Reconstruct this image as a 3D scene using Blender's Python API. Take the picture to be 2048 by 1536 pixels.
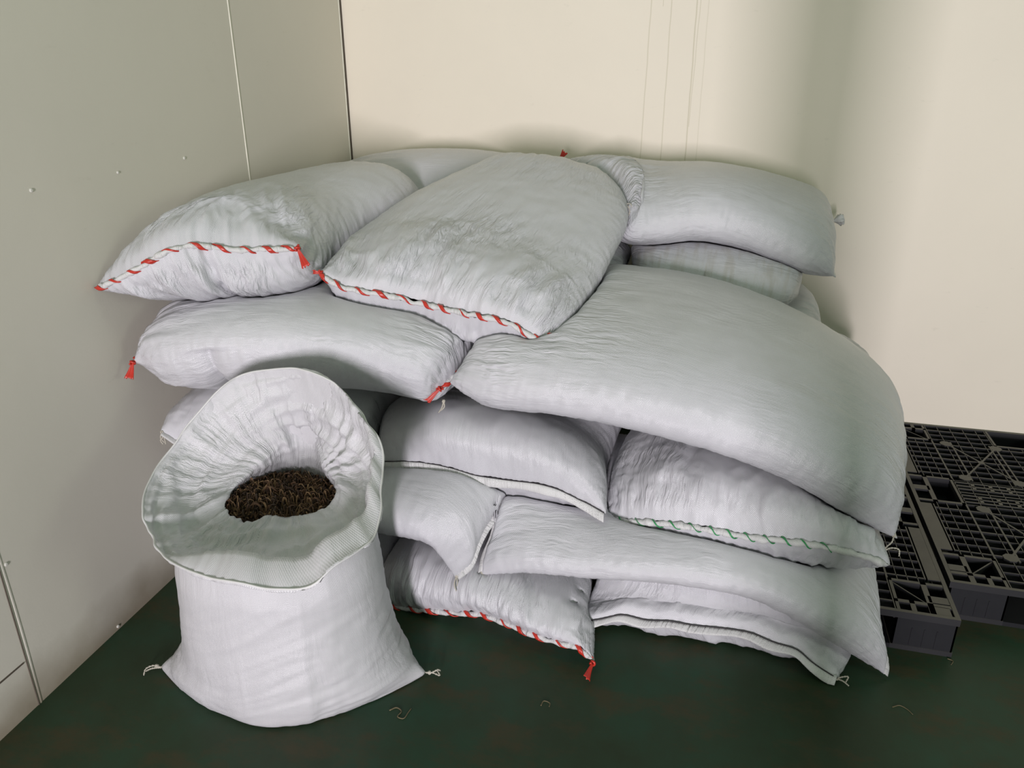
import bpy, bmesh, math, random
import numpy as np
from mathutils import Vector, Matrix
from mathutils.bvhtree import BVHTree

for _o in list(bpy.data.objects):
    bpy.data.objects.remove(_o, do_unlink=True)
SC = bpy.context.scene
COL = SC.collection
PI = math.pi

# ------------------------------------------------------------------ camera
cam = bpy.data.cameras.new('camera')
cam.sensor_width = 36.0
cam.lens = 36.0 * 1538.0 / 2048.0
cam.clip_start = 0.05
camo = bpy.data.objects.new('camera', cam)
COL.objects.link(camo)
R_ = Vector((0.964974, 0.262324, -0.003271))
U_ = Vector((-0.093975, 0.35728, 0.929258))
F_ = Vector((-0.244936, 0.896402, -0.369418))
camo.matrix_world = Matrix(((R_.x, U_.x, -F_.x, 0.0), (R_.y, U_.y, -F_.y, 0.0), (R_.z, U_.z, -F_.z, 1.55), (0, 0, 0, 1)))
SC.camera = camo

# ------------------------------------------------------------------ light and exposure
SC.view_settings.view_transform = 'Standard'
SC.view_settings.look = 'None'
SC.view_settings.gamma = 1.0
SC.view_settings.use_curve_mapping = False
SC.view_settings.exposure = 0.0
world = bpy.data.worlds.new('World')
SC.world = world
world.use_nodes = True
_bg = world.node_tree.nodes['Background']
_bg.inputs[0].default_value = (0.70, 0.95, 0.70, 1)
_bg.inputs[1].default_value = 0.18


def area(name, loc, target, sx, sy, power, color, spread=180):
    l = bpy.data.lights.new(name, 'AREA')
    l.shape = 'RECTANGLE'
    l.size = sx
    l.size_y = sy
    l.energy = power
    l.color = color
    l.spread = math.radians(spread)
    o = bpy.data.objects.new(name, l)
    COL.objects.link(o)
    o.location = loc
    d = Vector(target) - Vector(loc)
    o.rotation_euler = d.to_track_quat('-Z', 'Y').to_euler()
    return o


# daylight through the narrow doorway behind the viewer, a window far right, an added overhead fill for the sack tops
area('doorway_daylight', (0.55, -5.0, 1.1), (-0.3, 3.0, 0.75), 0.46, 1.5, 410, (0.99, 0.92, 0.99))
area('window_daylight', (3.9, -0.2, 2.0), (0.6, 3.45, 1.3), 1.0, 1.0, 20, (0.90, 1.0, 0.84))
area('overhead_fill', (-0.9, 1.2, 2.95), (-0.9, 2.4, 0.0), 1.2, 0.5, 5, (0.88, 1.0, 0.82))

FINE = 1


# ------------------------------------------------------------------ helpers
def link(o, parent=None):
    COL.objects.link(o)
    if parent is not None:
        o.parent = parent
    return o


def mesh_obj(name, verts, faces, mat, parent=None, smooth=True, uv=None):
    me = bpy.data.meshes.new(name)
    me.from_pydata([tuple(map(float, v)) for v in verts], [], faces)
    if mat is not None:
        me.materials.append(mat)
    if smooth:
        me.polygons.foreach_set('use_smooth', [True] * len(me.polygons))
    if uv is not None:
        l = me.uv_layers.new(name='UVMap')
        l.data.foreach_set('uv', np.asarray(uv, np.float32).ravel())
    if mat is not None and mat.name == 'woven_hem':
        at = me.attributes.new('crease', 'FLOAT', 'POINT')
        at.data.foreach_set('value', np.full(len(me.vertices), 1.3, np.float32))
    me.update()
    return link(bpy.data.objects.new(name, me), parent)


def tag(o, label=None, cat=None, group=None, kind=None):
    if label: o['label'] = label
    if cat: o['category'] = cat
    if group: o['group'] = group
    if kind: o['kind'] = kind
    return o


class MB:
    """collects simple shapes into one mesh"""
    def __init__(s):
        s.v = []; s.f = []

    def add(s, v, f):
        b = len(s.v)
        s.v += [tuple(map(float, p)) for p in v]
        s.f += [tuple(i + b for i in q) for q in f]

    def box(s, x0, x1, y0, y1, z0, z1):
        s.add([(x0, y0, z0), (x1, y0, z0), (x1, y1, z0), (x0, y1, z0), (x0, y0, z1), (x1, y0, z1), (x1, y1, z1), (x0, y1, z1)],
              [(0, 3, 2, 1), (4, 5, 6, 7), (0, 1, 5, 4), (1, 2, 6, 5), (2, 3, 7, 6), (3, 0, 4, 7)])

    def bar(s, p, q, w, z0, z1):
        p = Vector((p[0], p[1])); q = Vector((q[0], q[1]))
        d = (q - p).normalized(); n = Vector((-d.y, d.x)) * (w / 2)
        c = [p + n, p - n, q - n, q + n]
        s.add([(a.x, a.y, z0) for a in c] + [(a.x, a.y, z1) for a in c],
              [(0, 3, 2, 1), (4, 5, 6, 7), (0, 1, 5, 4), (1, 2, 6, 5), (2, 3, 7, 6), (3, 0, 4, 7)])

    def prism(s, poly, z0, z1):
        n = len(poly)
        s.add([(a[0], a[1], z0) for a in poly] + [(a[0], a[1], z1) for a in poly],
              [tuple(range(n - 1, -1, -1)), tuple(range(n, 2 * n))] + [(i, (i + 1) % n, n + (i + 1) % n, n + i) for i in range(n)])

    def tube(s, pts, r, k=6, closed_ends=True):
        pts = np.asarray(pts, float)
        v, f = tube_geo(pts, np.full(len(pts), r) if np.isscalar(r) else r, k)
        s.add(v, f)

    def build(s, name, mat, parent=None, smooth=False):
        return mesh_obj(name, s.v, s.f, mat, parent, smooth)


def frames(pts):
    t = np.gradient(pts, axis=0)
    t /= np.linalg.norm(t, axis=1, keepdims=True) + 1e-9
    n1 = np.zeros_like(pts)
    ref = np.array([0, 0, 1.0]) if abs(t[0][2]) < 0.9 else np.array([1.0, 0, 0])
    n = ref - t[0] * (ref @ t[0])
    for i in range(len(pts)):
        n = n - t[i] * (n @ t[i])
        n /= np.linalg.norm(n) + 1e-9
        n1[i] = n
    n2 = np.cross(t, n1)
    return t, n1, n2


def tube_geo(pts, r, k=6):
    t, n1, n2 = frames(pts)
    a = np.arange(k) * 2 * PI / k
    v = (pts[:, None, :] + r[:, None, None] * (np.cos(a)[None, :, None] * n1[:, None, :] + np.sin(a)[None, :, None] * n2[:, None, :])).reshape(-1, 3)
    f = []
    m = len(pts)
    for i in range(m - 1):
        for j in range(k):
            f.append((i * k + j, i * k + (j + 1) % k, (i + 1) * k + (j + 1) % k, (i + 1) * k + j))
    f.append(tuple(range(k - 1, -1, -1)))
    f.append(tuple(range((m - 1) * k, m * k)))
    return v, f


def hermite(xs, ps, x):
    """smooth interpolation of points ps given at xs"""
    xs = np.asarray(xs, float); ps = np.asarray(ps, float)
    if ps.ndim == 1: ps = ps[:, None]
    n = len(xs)
    m = np.zeros_like(ps)
    h = np.diff(xs)
    d = np.diff(ps, axis=0) / h[:, None]
    m[0] = d[0]; m[-1] = d[-1]
    for i in range(1, n - 1):
        m[i] = (d[i - 1] * h[i] + d[i] * h[i - 1]) / (h[i - 1] + h[i])
    k = np.clip(np.searchsorted(xs, x) - 1, 0, n - 2)
    t = ((x - xs[k]) / h[k])[:, None]
    hh = h[k][:, None]
    return (2 * t ** 3 - 3 * t ** 2 + 1) * ps[k] + (t ** 3 - 2 * t ** 2 + t) * hh * m[k] + (-2 * t ** 3 + 3 * t ** 2) * ps[k + 1] + (t ** 3 - t ** 2) * hh * m[k + 1]


def resample(pts, n, closed=False):
    pts = np.asarray(pts, float)
    if closed: pts = np.vstack([pts, pts[:1]])
    s = np.r_[0, np.cumsum(np.linalg.norm(np.diff(pts, axis=0), axis=1))]
    u = np.linspace(0, s[-1], n + 1)[:-1] if closed else np.linspace(0, s[-1], n)
    keep = np.r_[True, np.diff(s) > 1e-9]
    return hermite(s[keep], pts[keep], u)


# ------------------------------------------------------------------ materials
def new_mat(name):
    m = bpy.data.materials.new(name)
    m.use_nodes = True
    nt = m.node_tree
    b = nt.nodes['Principled BSDF']
    return m, nt, b


def nd(nt, t, **k):
    n = nt.nodes.new(t)
    for a, v in k.items():
        if a.startswith('i_'):
            n.inputs[int(a[2:])].default_value = v
        else:
            setattr(n, a, v)
    return n


def math_n(nt, op, a, b=None, c=None):
    n = nt.nodes.new('ShaderNodeMath'); n.operation = op
    for i, x in enumerate((a, b, c)):
        if x is None: continue
        if isinstance(x, (int, float)): n.inputs[i].default_value = x
        else: nt.links.new(x, n.inputs[i])
    return n.outputs[0]


def ramp(nt, fac, stops):
    n = nt.nodes.new('ShaderNodeValToRGB')
    el = n.color_ramp.elements
    while len(el) > 1: el.remove(el[0])
    for i, (p, c) in enumerate(stops):
        e = el[0] if i == 0 else el.new(p)
        e.position = p
        e.color = (*c, 1) if len(c) == 3 else c
    nt.links.new(fac, n.inputs[0])
    return n.outputs[0]


def mixc(nt, fac, a, b, mode='MIX'):
    n = nt.nodes.new('ShaderNodeMix'); n.data_type = 'RGBA'; n.blend_type = mode
    for s, x in ((n.inputs[0], fac), (n.inputs[6], a), (n.inputs[7], b)):
        if isinstance(x, (int, float)): s.default_value = x
        elif isinstance(x, tuple): s.default_value = (*x, 1)
        else: nt.links.new(x, s)
    return n.outputs[2]


def noise(nt, vec, scale, detail=3, rough=0.5, dim='3D'):
    n = nt.nodes.new('ShaderNodeTexNoise')
    n.inputs['Scale'].default_value = scale
    n.inputs['Detail'].default_value = detail
    n.inputs['Roughness'].default_value = rough
    if vec is not None: nt.links.new(vec, n.inputs['Vector'])
    return n.outputs[0]


def mapping(nt, vec, scale=(1, 1, 1), rot=(0, 0, 0), loc=(0, 0, 0)):
    n = nt.nodes.new('ShaderNodeMapping')
    n.inputs['Scale'].default_value = scale
    n.inputs['Rotation'].default_value = rot
    n.inputs['Location'].default_value = loc
    nt.links.new(vec, n.inputs['Vector'])
    return n.outputs[0]


def fabric_mat(name, base, crinkle=1.0, rough=0.36, streak=False):
    m, nt, b = new_mat(name)
    tc = nd(nt, 'ShaderNodeTexCoord')
    uv = tc.outputs['UV']
    sx = nt.nodes.new('ShaderNodeSeparateXYZ'); nt.links.new(uv, sx.inputs[0])
    k = 2 * PI / 0.0046
    su = math_n(nt, 'SINE', math_n(nt, 'MULTIPLY', sx.outputs[0], k))
    sv = math_n(nt, 'SINE', math_n(nt, 'MULTIPLY', sx.outputs[1], k))
    weave = math_n(nt, 'MULTIPLY', su, sv)
    oi = nd(nt, 'ShaderNodeObjectInfo')
    off = nt.nodes.new('ShaderNodeVectorMath'); off.operation = 'ADD'
    nt.links.new(uv, off.inputs[0])
    cmb = nt.nodes.new('ShaderNodeCombineXYZ')
    nt.links.new(math_n(nt, 'MULTIPLY', oi.outputs['Random'], 37.0), cmb.inputs[0])
    nt.links.new(cmb.outputs[0], off.inputs[1])
    uvo = off.outputs[0]
    # long soft creases along the sack, short crinkles and warped fine folds
    wn = nt.nodes.new('ShaderNodeTexNoise'); wn.inputs['Scale'].default_value = 9.0; wn.inputs['Detail'].default_value = 2
    nt.links.new(uvo, wn.inputs['Vector'])
    wa = nt.nodes.new('ShaderNodeVectorMath'); wa.operation = 'MULTIPLY_ADD'
    nt.links.new(wn.outputs[1], wa.inputs[0]); wa.inputs[1].default_value = (0.035, 0.07, 0); nt.links.new(uvo, wa.inputs[2])
    n1 = noise(nt, mapping(nt, wa.outputs[0], (36, 6, 1), (0, 0, 0.08)), 1.0, 2.5, 0.5)
    n2 = noise(nt, mapping(nt, wa.outputs[0], (110, 24, 1), (0, 0, -0.10)), 1.0, 2, 0.5)
    r1 = math_n(nt, 'ABSOLUTE', math_n(nt, 'SUBTRACT', n1, 0.5))
    msk = noise(nt, uvo, 4.0, 2)
    msk2 = math_n(nt, 'SMOOTH_MIN', 1.0, math_n(nt, 'MAXIMUM', 0.0, math_n(nt, 'MULTIPLY', math_n(nt, 'SUBTRACT', msk, 0.40), 5.0)), 0.1)
    fold = math_n(nt, 'ADD', math_n(nt, 'MULTIPLY', r1, -1.5), math_n(nt, 'MULTIPLY', math_n(nt, 'ABSOLUTE', math_n(nt, 'SUBTRACT', n2, 0.5)), -0.55))
    fold = math_n(nt, 'MULTIPLY', fold, math_n(nt, 'ADD', math_n(nt, 'MULTIPLY', msk2, 0.8), 0.2))
    cat_ = nd(nt, 'ShaderNodeAttribute'); cat_.attribute_name = 'crease'
    crs = math_n(nt, 'MINIMUM', 1.6, cat_.outputs['Fac'])
    vo = nt.nodes.new('ShaderNodeTexVoronoi'); vo.feature = 'F1'; vo.inputs['Scale'].default_value = 1.0
    nt.links.new(mapping(nt, wa.outputs[0], (46, 15, 1), (0, 0, 0.12)), vo.inputs['Vector'])
    fold = math_n(nt, 'ADD', fold, math_n(nt, 'MULTIPLY', math_n(nt, 'MULTIPLY', vo.outputs['Distance'], 0.16), msk2))
    fold = math_n(nt, 'MULTIPLY', fold, crs)
    bp1 = nd(nt, 'ShaderNodeBump'); bp1.inputs['Strength'].default_value = 0.85 * crinkle; bp1.inputs['Distance'].default_value = 0.013
    nt.links.new(fold, bp1.inputs['Height'])
    bp2 = nd(nt, 'ShaderNodeBump'); bp2.inputs['Strength'].default_value = 0.5; bp2.inputs['Distance'].default_value = 0.0006
    nt.links.new(weave, bp2.inputs['Height']); nt.links.new(bp1.outputs[0], bp2.inputs['Normal'])
    nt.links.new(bp2.outputs[0], b.inputs['Normal'])
    dirt = noise(nt, uvo, 7.0, 5, 0.65)
    col = ramp(nt, dirt, [(0.25, tuple(c * 0.93 for c in base)), (0.6, base)])
    smud = math_n(nt, 'MULTIPLY', math_n(nt, 'MAXIMUM', 0.0, math_n(nt, 'SUBTRACT', noise(nt, uvo, 3.1, 6, 0.7), 0.62)), 1.2)
    col = mixc(nt, smud, col, (0.50, 0.47, 0.40))
    if streak:
        st = noise(nt, mapping(nt, uv, (5, 30, 1)), 1.0, 4, 0.6)
        st = math_n(nt, 'MINIMUM', 0.5, math_n(nt, 'MULTIPLY', math_n(nt, 'MAXIMUM', 0.0, math_n(nt, 'SUBTRACT', st, 0.46)), 3.0))
        col = mixc(nt, st, col, (0.45, 0.42, 0.37))
    nt.links.new(col, b.inputs['Base Color'])
    rr = math_n(nt, 'ADD', math_n(nt, 'MULTIPLY', weave, 0.05), rough)
    nt.links.new(rr, b.inputs['Roughness'])
    b.inputs['Specular IOR Level'].default_value = 0.55
    return m


def plain_mat(name, col, rough=0.5, spec=0.5, metal=0.0):
    m, nt, b = new_mat(name)
    tc = nd(nt, 'ShaderNodeTexCoord')
    n = noise(nt, tc.outputs['Object'], 30, 4)
    c = ramp(nt, n, [(0.3, tuple(x * 0.85 for x in col)), (0.7, col)])
    nt.links.new(c, b.inputs['Base Color'])
    b.inputs['Roughness'].default_value = rough
    b.inputs['Specular IOR Level'].default_value = spec
    b.inputs['Metallic'].default_value = metal
    return m


M_SACK = fabric_mat('woven_polypropylene', (0.62, 0.62, 0.645), 1.0, 0.30)
M_STREAK = fabric_mat('woven_polypropylene_streaked', (0.62, 0.62, 0.645), 1.0, 0.31, True)
M_OPEN = fabric_mat('woven_polypropylene_open', (0.62, 0.62, 0.635), 0.9, 0.32)
M_HEM = fabric_mat('woven_hem', (0.66, 0.66, 0.65), 1.0, 0.5)
M_RED = plain_mat('red_ribbon', (0.55, 0.035, 0.02), 0.35)
M_GREEN = plain_mat('green_ribbon', (0.03, 0.30, 0.09), 0.35)
M_STRING = plain_mat('tie_string', (0.55, 0.52, 0.44), 0.8)
M_HEM_SHADOW = plain_mat('hem_shadow_dark', (0.05, 0.045, 0.05), 0.8)  # dark colour for the shadow line drawn under hem folds
# ------------------------------------------------------------------ room
WALL_K = math.tan(-0.0370115)


def wallx(y):
    return -1.6625 + (y - 1.7637) * WALL_K


BACK_Y = 3.45
CX = wallx(BACK_Y)


def wall_mat(name, base, stain=0, drips=None):
    m, nt, b = new_mat(name)
    tc = nd(nt, 'ShaderNodeTexCoord')
    ob = tc.outputs['Object']
    sp = nt.nodes.new('ShaderNodeSeparateXYZ'); nt.links.new(ob, sp.inputs[0])
    col = ramp(nt, noise(nt, ob, 1.6, 5, 0.6), [(0.3, tuple(c * 0.965 for c in base)), (0.7, base)])
    # scuffs and grime along the foot of the wall
    scf = noise(nt, mapping(nt, ob, (9, 9, 22)), 1.0, 6, 0.7)
    sc = math_n(nt, 'MULTIPLY', math_n(nt, 'MAXIMUM', 0.0, math_n(nt, 'SUBTRACT', scf, 0.64)), 1.6)
    col = mixc(nt, sc, col, (0.42, 0.39, 0.31))
    if stain:
        g = math_n(nt, 'SUBTRACT', 1.0, math_n(nt, 'MULTIPLY', sp.outputs[2], 1 / 0.15))
        g = math_n(nt, 'ADD', g, math_n(nt, 'MULTIPLY', math_n(nt, 'SUBTRACT', noise(nt, ob, 6, 4), 0.5), 1.2))
        g = math_n(nt, 'MINIMUM', 1.0, math_n(nt, 'MAXIMUM', 0.0, g))
        col = mixc(nt, math_n(nt, 'MULTIPLY', g, stain), col, (0.30, 0.25, 0.18))
    if drips:
        wob = math_n(nt, 'MULTIPLY', math_n(nt, 'SUBTRACT', noise(nt, mapping(nt, ob, (0, 0, 1)), 4.0, 3), 0.5), 0.014)
        tot = None
        for (x0, slope, wd, st, zlow) in drips:
            xx = math_n(nt, 'SUBTRACT', math_n(nt, 'SUBTRACT', sp.outputs[0], x0), math_n(nt, 'MULTIPLY', math_n(nt, 'SUBTRACT', sp.outputs[2], 1.84), slope))
            d = math_n(nt, 'ABSOLUTE', math_n(nt, 'ADD', xx, wob))
            k = math_n(nt, 'MAXIMUM', 0.0, math_n(nt, 'SUBTRACT', 1.0, math_n(nt, 'DIVIDE', d, wd)))
            k = math_n(nt, 'MULTIPLY', k, st)
            k = math_n(nt, 'MULTIPLY', k, math_n(nt, 'GREATER_THAN', sp.outputs[2], zlow))
            tot = k if tot is None else math_n(nt, 'MAXIMUM', tot, k)
        col = mixc(nt, tot, col, (0.42, 0.38, 0.22))
    nt.links.new(col, b.inputs['Base Color'])
    b.inputs['Roughness'].default_value = 0.55
    b.inputs['Specular IOR Level'].default_value = 0.3
    bp = nd(nt, 'ShaderNodeBump'); bp.inputs['Strength'].default_value = 0.12; bp.inputs['Distance'].default_value = 0.004
    hh = math_n(nt, 'ADD', math_n(nt, 'MULTIPLY', noise(nt, ob, 160, 2), 0.25), noise(nt, ob, 14, 3))
    nt.links.new(hh, bp.inputs['Height']); nt.links.new(bp.outputs[0], b.inputs['Normal'])
    return m


DRIPS = [(-0.359, 0.016, 0.0035, 0.40, 1.0), (-0.279, 0.005, 0.0035, 0.40, 1.0), (-0.180, 0.0, 0.004, 0.5, 1.0), (-0.166, 0.02, 0.003, 0.35, 1.36),
         (-0.135, 0.0, 0.003, 0.25, 1.2), (-0.312, 0.0, 0.002, 0.45, 1.815)]
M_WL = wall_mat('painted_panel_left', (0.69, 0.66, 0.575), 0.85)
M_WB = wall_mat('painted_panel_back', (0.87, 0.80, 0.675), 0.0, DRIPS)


def quad_wall(name, a, b, z0, z1, thick_dir, mat):
    """upright wall slab from a to b, thickness given as an xy vector away from the room"""
    t = Vector(thick_dir)
    v = []
    for z in (z0, z1):
        v += [(a[0], a[1], z), (b[0], b[1], z), (b[0] + t.x, b[1] + t.y, z), (a[0] + t.x, a[1] + t.y, z)]
    f = [(0, 1, 5, 4), (1, 2, 6, 5), (2, 3, 7, 6), (3, 0, 4, 7), (4, 5, 6, 7), (3, 2, 1, 0)]
    return tag(mesh_obj(name, v, f, mat, smooth=False), kind='structure')


Y0 = -1.2
wl = quad_wall('wall_left', (wallx(Y0), Y0), (CX, BACK_Y), 0, 3.0, (-0.12, 0), M_WL)
wb = quad_wall('wall_back', (CX + 0.0, BACK_Y), (4.2, BACK_Y), 0, 3.0, (0, 0.12), M_WB)


def floor_mat():
    m, nt, b = new_mat('green_painted_concrete')
    tc = nd(nt, 'ShaderNodeTexCoord')
    ob = tc.outputs['Object']
    n1 = noise(nt, ob, 2.2, 6, 0.65)
    col = ramp(nt, n1, [(0.32, (0.027, 0.038, 0.017)), (0.5, (0.028, 0.052, 0.027)), (0.66, (0.023, 0.066, 0.037))])
    # brown worn scuffs and pale scrapes
    n2 = noise(nt, mapping(nt, ob, (1, 1.6, 1)), 3.6, 7, 0.72)
    k2 = math_n(nt, 'MINIMUM', 0.75, math_n(nt, 'MULTIPLY', math_n(nt, 'MAXIMUM', 0.0, math_n(nt, 'SUBTRACT', n2, 0.50)), 6.0))
    col = mixc(nt, k2, col, (0.058, 0.048, 0.023))
    w = nt.nodes.new('ShaderNodeTexNoise'); w.inputs['Scale'].default_value = 5.0; w.inputs['Detail'].default_value = 2
    nt.links.new(ob, w.inputs['Vector'])
    wv = nt.nodes.new('ShaderNodeVectorMath'); wv.operation = 'MULTIPLY_ADD'
    nt.links.new(w.outputs[1], wv.inputs[0]); wv.inputs[1].default_value = (0.6, 0.6, 0.6); nt.links.new(ob, wv.inputs[2])
    n3 = noise(nt, mapping(nt, wv.outputs[0], (4, 26, 1), (0, 0, 0.25)), 1.0, 4, 0.7)
    k3 = math_n(nt, 'MULTIPLY', math_n(nt, 'MAXIMUM', 0.0, math_n(nt, 'SUBTRACT', n3, 0.66)), 4.0)
    k3 = math_n(nt, 'MULTIPLY', k3, math_n(nt, 'MAXIMUM', 0.0, math_n(nt, 'SUBTRACT', noise(nt, ob, 3.0, 3), 0.42)))
    col = mixc(nt, math_n(nt, 'MINIMUM', 0.6, math_n(nt, 'MULTIPLY', k3, 3.0)), col, (0.12, 0.10, 0.055))
    nt.links.new(col, b.inputs['Base Color'])
    rr = math_n(nt, 'ADD', 0.36, math_n(nt, 'MULTIPLY', n2, 0.25))
    nt.links.new(rr, b.inputs['Roughness'])
    b.inputs['Specular IOR Level'].default_value = 0.25
    bp = nd(nt, 'ShaderNodeBump'); bp.inputs['Strength'].default_value = 0.15; bp.inputs['Distance'].default_value = 0.003
    nt.links.new(noise(nt, ob, 40, 4), bp.inputs['Height']); nt.links.new(bp.outputs[0], b.inputs['Normal'])
    return m


M_FLOOR = floor_mat()
mbf = MB(); mbf.box(-2.2, 4.2, Y0 - 0.6, BACK_Y, -0.08, 0.0)
tag(mbf.build('floor', M_FLOOR), kind='structure')

M_TRIM = plain_mat('panel_joint', (0.80, 0.78, 0.66), 0.5)
M_GAP = plain_mat('dark_joint', (0.10, 0.08, 0.06), 0.8)


def wall_strip(name, pts, w, t, mat):
    """thin strip lying on the left wall along (y, z) points"""
    mb = MB()
    pts = np.array(pts, float)
    P3 = np.array([[wallx(y) + t * 0.5, y, z] for y, z in pts])
    n = len(P3)
    d = np.gradient(P3, axis=0); d /= np.linalg.norm(d, axis=1, keepdims=True)
    sd = np.cross(d, np.array([1.0, 0, 0])); sd /= np.linalg.norm(sd, axis=1, keepdims=True)
    v = []
    for i in range(n):
        ww = w[i] if hasattr(w, '__len__') else w
        for a, bb in ((-1, -1), (1, -1), (0.55, 1), (-0.55, 1)):
            q = P3[i] + sd[i] * a * ww / 2 + np.array([bb * t * 0.5, 0, 0])
            v.append(q)
    f = []
    for i in range(n - 1):
        for j in range(4):
            f.append((i * 4 + j, i * 4 + (j + 1) % 4, i * 4 + 4 + (j + 1) % 4, i * 4 + 4 + j))
    f += [(3, 2, 1, 0), tuple(range(4 * n - 4, 4 * n))]
    mb.add(v, f)
    return tag(mb.build(name, mat), kind='structure')


wall_strip('trim_1', [(2.547, z) for z in np.linspace(0.0, 3.0, 9)], 0.0042, 0.003, M_TRIM)
wall_strip('trim_2', [(1.211 + 0.004 * math.sin(z * 6), z) for z in np.linspace(0.0, 3.0, 40)], 0.007, 0.0016, M_WL)
wall_strip('trim_3', [(1.204, z) for z in np.linspace(0.0, 3.0, 9)], 0.0032, 0.0025, M_GAP)
wall_strip('trim_4', [(y, 0.148 + 0.002 * math.sin(y * 40)) for y in np.linspace(0.0, 1.196, 12)], [0.0012] * 6 + [0.0018, 0.002, 0.002, 0.003, 0.006, 0.005], 0.002, M_GAP)
mbg = MB(); mbg.box(CX, CX + 0.006, BACK_Y - 0.007, BACK_Y + 0.002, 0, 3.0)
tag(mbg.build('trim_5', M_GAP), kind='structure')
# pale rounded edge of the left panel beside the joint
wall_strip('trim_6', [(BACK_Y - 0.016, z) for z in np.linspace(0, 3.0, 6)], 0.008, 0.003, M_TRIM)

M_SCREW = plain_mat('painted_screw', (0.70, 0.69, 0.63), 0.35)


def screw(y, z, label, r=0.005):
    a = np.arange(10) * 2 * PI / 10
    v = []; f = []
    prof = [(0.0, r), (0.0022, r), (0.0036, r * 0.6)]
    for h, rr in prof:
        v += [(h, rr * math.cos(t), rr * math.sin(t)) for t in a]
    for i in range(2):
        for j in range(10):
            f.append((i * 10 + j, i * 10 + (j + 1) % 10, i * 10 + 10 + (j + 1) % 10, i * 10 + 10 + j))
    f += [tuple(range(20, 30)), tuple(range(9, -1, -1))]
    # slot
    v += [(0.0037, -r * 0.45, -0.0006), (0.0037, r * 0.45, -0.0006), (0.0037, r * 0.45, 0.0006), (0.0037, -r * 0.45, 0.0006)]
    f.append((30, 31, 32, 33))
    o = mesh_obj('wall_screw', v, f, M_SCREW, smooth=False)
    o.location = (wallx(y), y, z)
    tag(o, label, 'screw', 'painted screws in the left wall')
    return o


screw(1.560, 1.297, 'small painted screw head in left wall, farthest left of the upper ones')
screw(1.872, 1.306, 'small painted screw head in left wall, middle one of the upper row', 0.004)
screw(2.182, 1.317, 'small painted screw head in left wall, nearest to the pale panel joint', 0.005)
screw(1.225, 0.43, 'small painted screw head beside the raised panel seam at lower left', 0.005)
screw(1.512, 0.012, 'small painted screw head in the grimy foot of the left wall')

# ------------------------------------------------------------------ pallets
M_PAL = plain_mat('black_plastic', (0.012, 0.0125, 0.015), 0.55, 0.3)


def dusty_mat():
    m, nt, b = new_mat('black_plastic_dusty')
    tc = nd(nt, 'ShaderNodeTexCoord')
    ge = nd(nt, 'ShaderNodeNewGeometry')
    sp = nt.nodes.new('ShaderNodeSeparateXYZ'); nt.links.new(ge.outputs['Normal'], sp.inputs[0])
    up = math_n(nt, 'MULTIPLY', math_n(nt, 'MAXIMUM', 0.0, sp.outputs[2]), math_n(nt, 'ADD', 0.45, math_n(nt, 'MULTIPLY', noise(nt, tc.outputs['Object'], 9, 4, 0.65), 0.9)))
    col = mixc(nt, up, (0.013, 0.013, 0.015), (0.115, 0.107, 0.085))
    nt.links.new(col, b.inputs['Base Color'])
    b.inputs['Roughness'].default_value = 0.55
    return m


M_PALD = dusty_mat()
PW, PD, PH = 1.0, 1.22, 0.13


def oct_plate(mb, cx, cy, r, z0, z1):
    mb.prism([(cx + r * math.cos(PI / 8 + k * PI / 4), cy + r * math.sin(PI / 8 + k * PI / 4)) for k in range(8)], z0, z1)


def rbox(mb, x0, x1, y0, y1, z0, z1, r):
    """upright box with rounded vertical edges"""
    p = []
    for (cx, cy, a0) in ((x1 - r, y1 - r, 0), (x0 + r, y1 - r, 90), (x0 + r, y0 + r, 180), (x1 - r, y0 + r, 270)):
        for k in range(5):
            a = math.radians(a0 + k * 22.5)
            p.append((cx + r * math.cos(a), cy + r * math.sin(a)))
    mb.prism(p, z0, z1)


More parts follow.
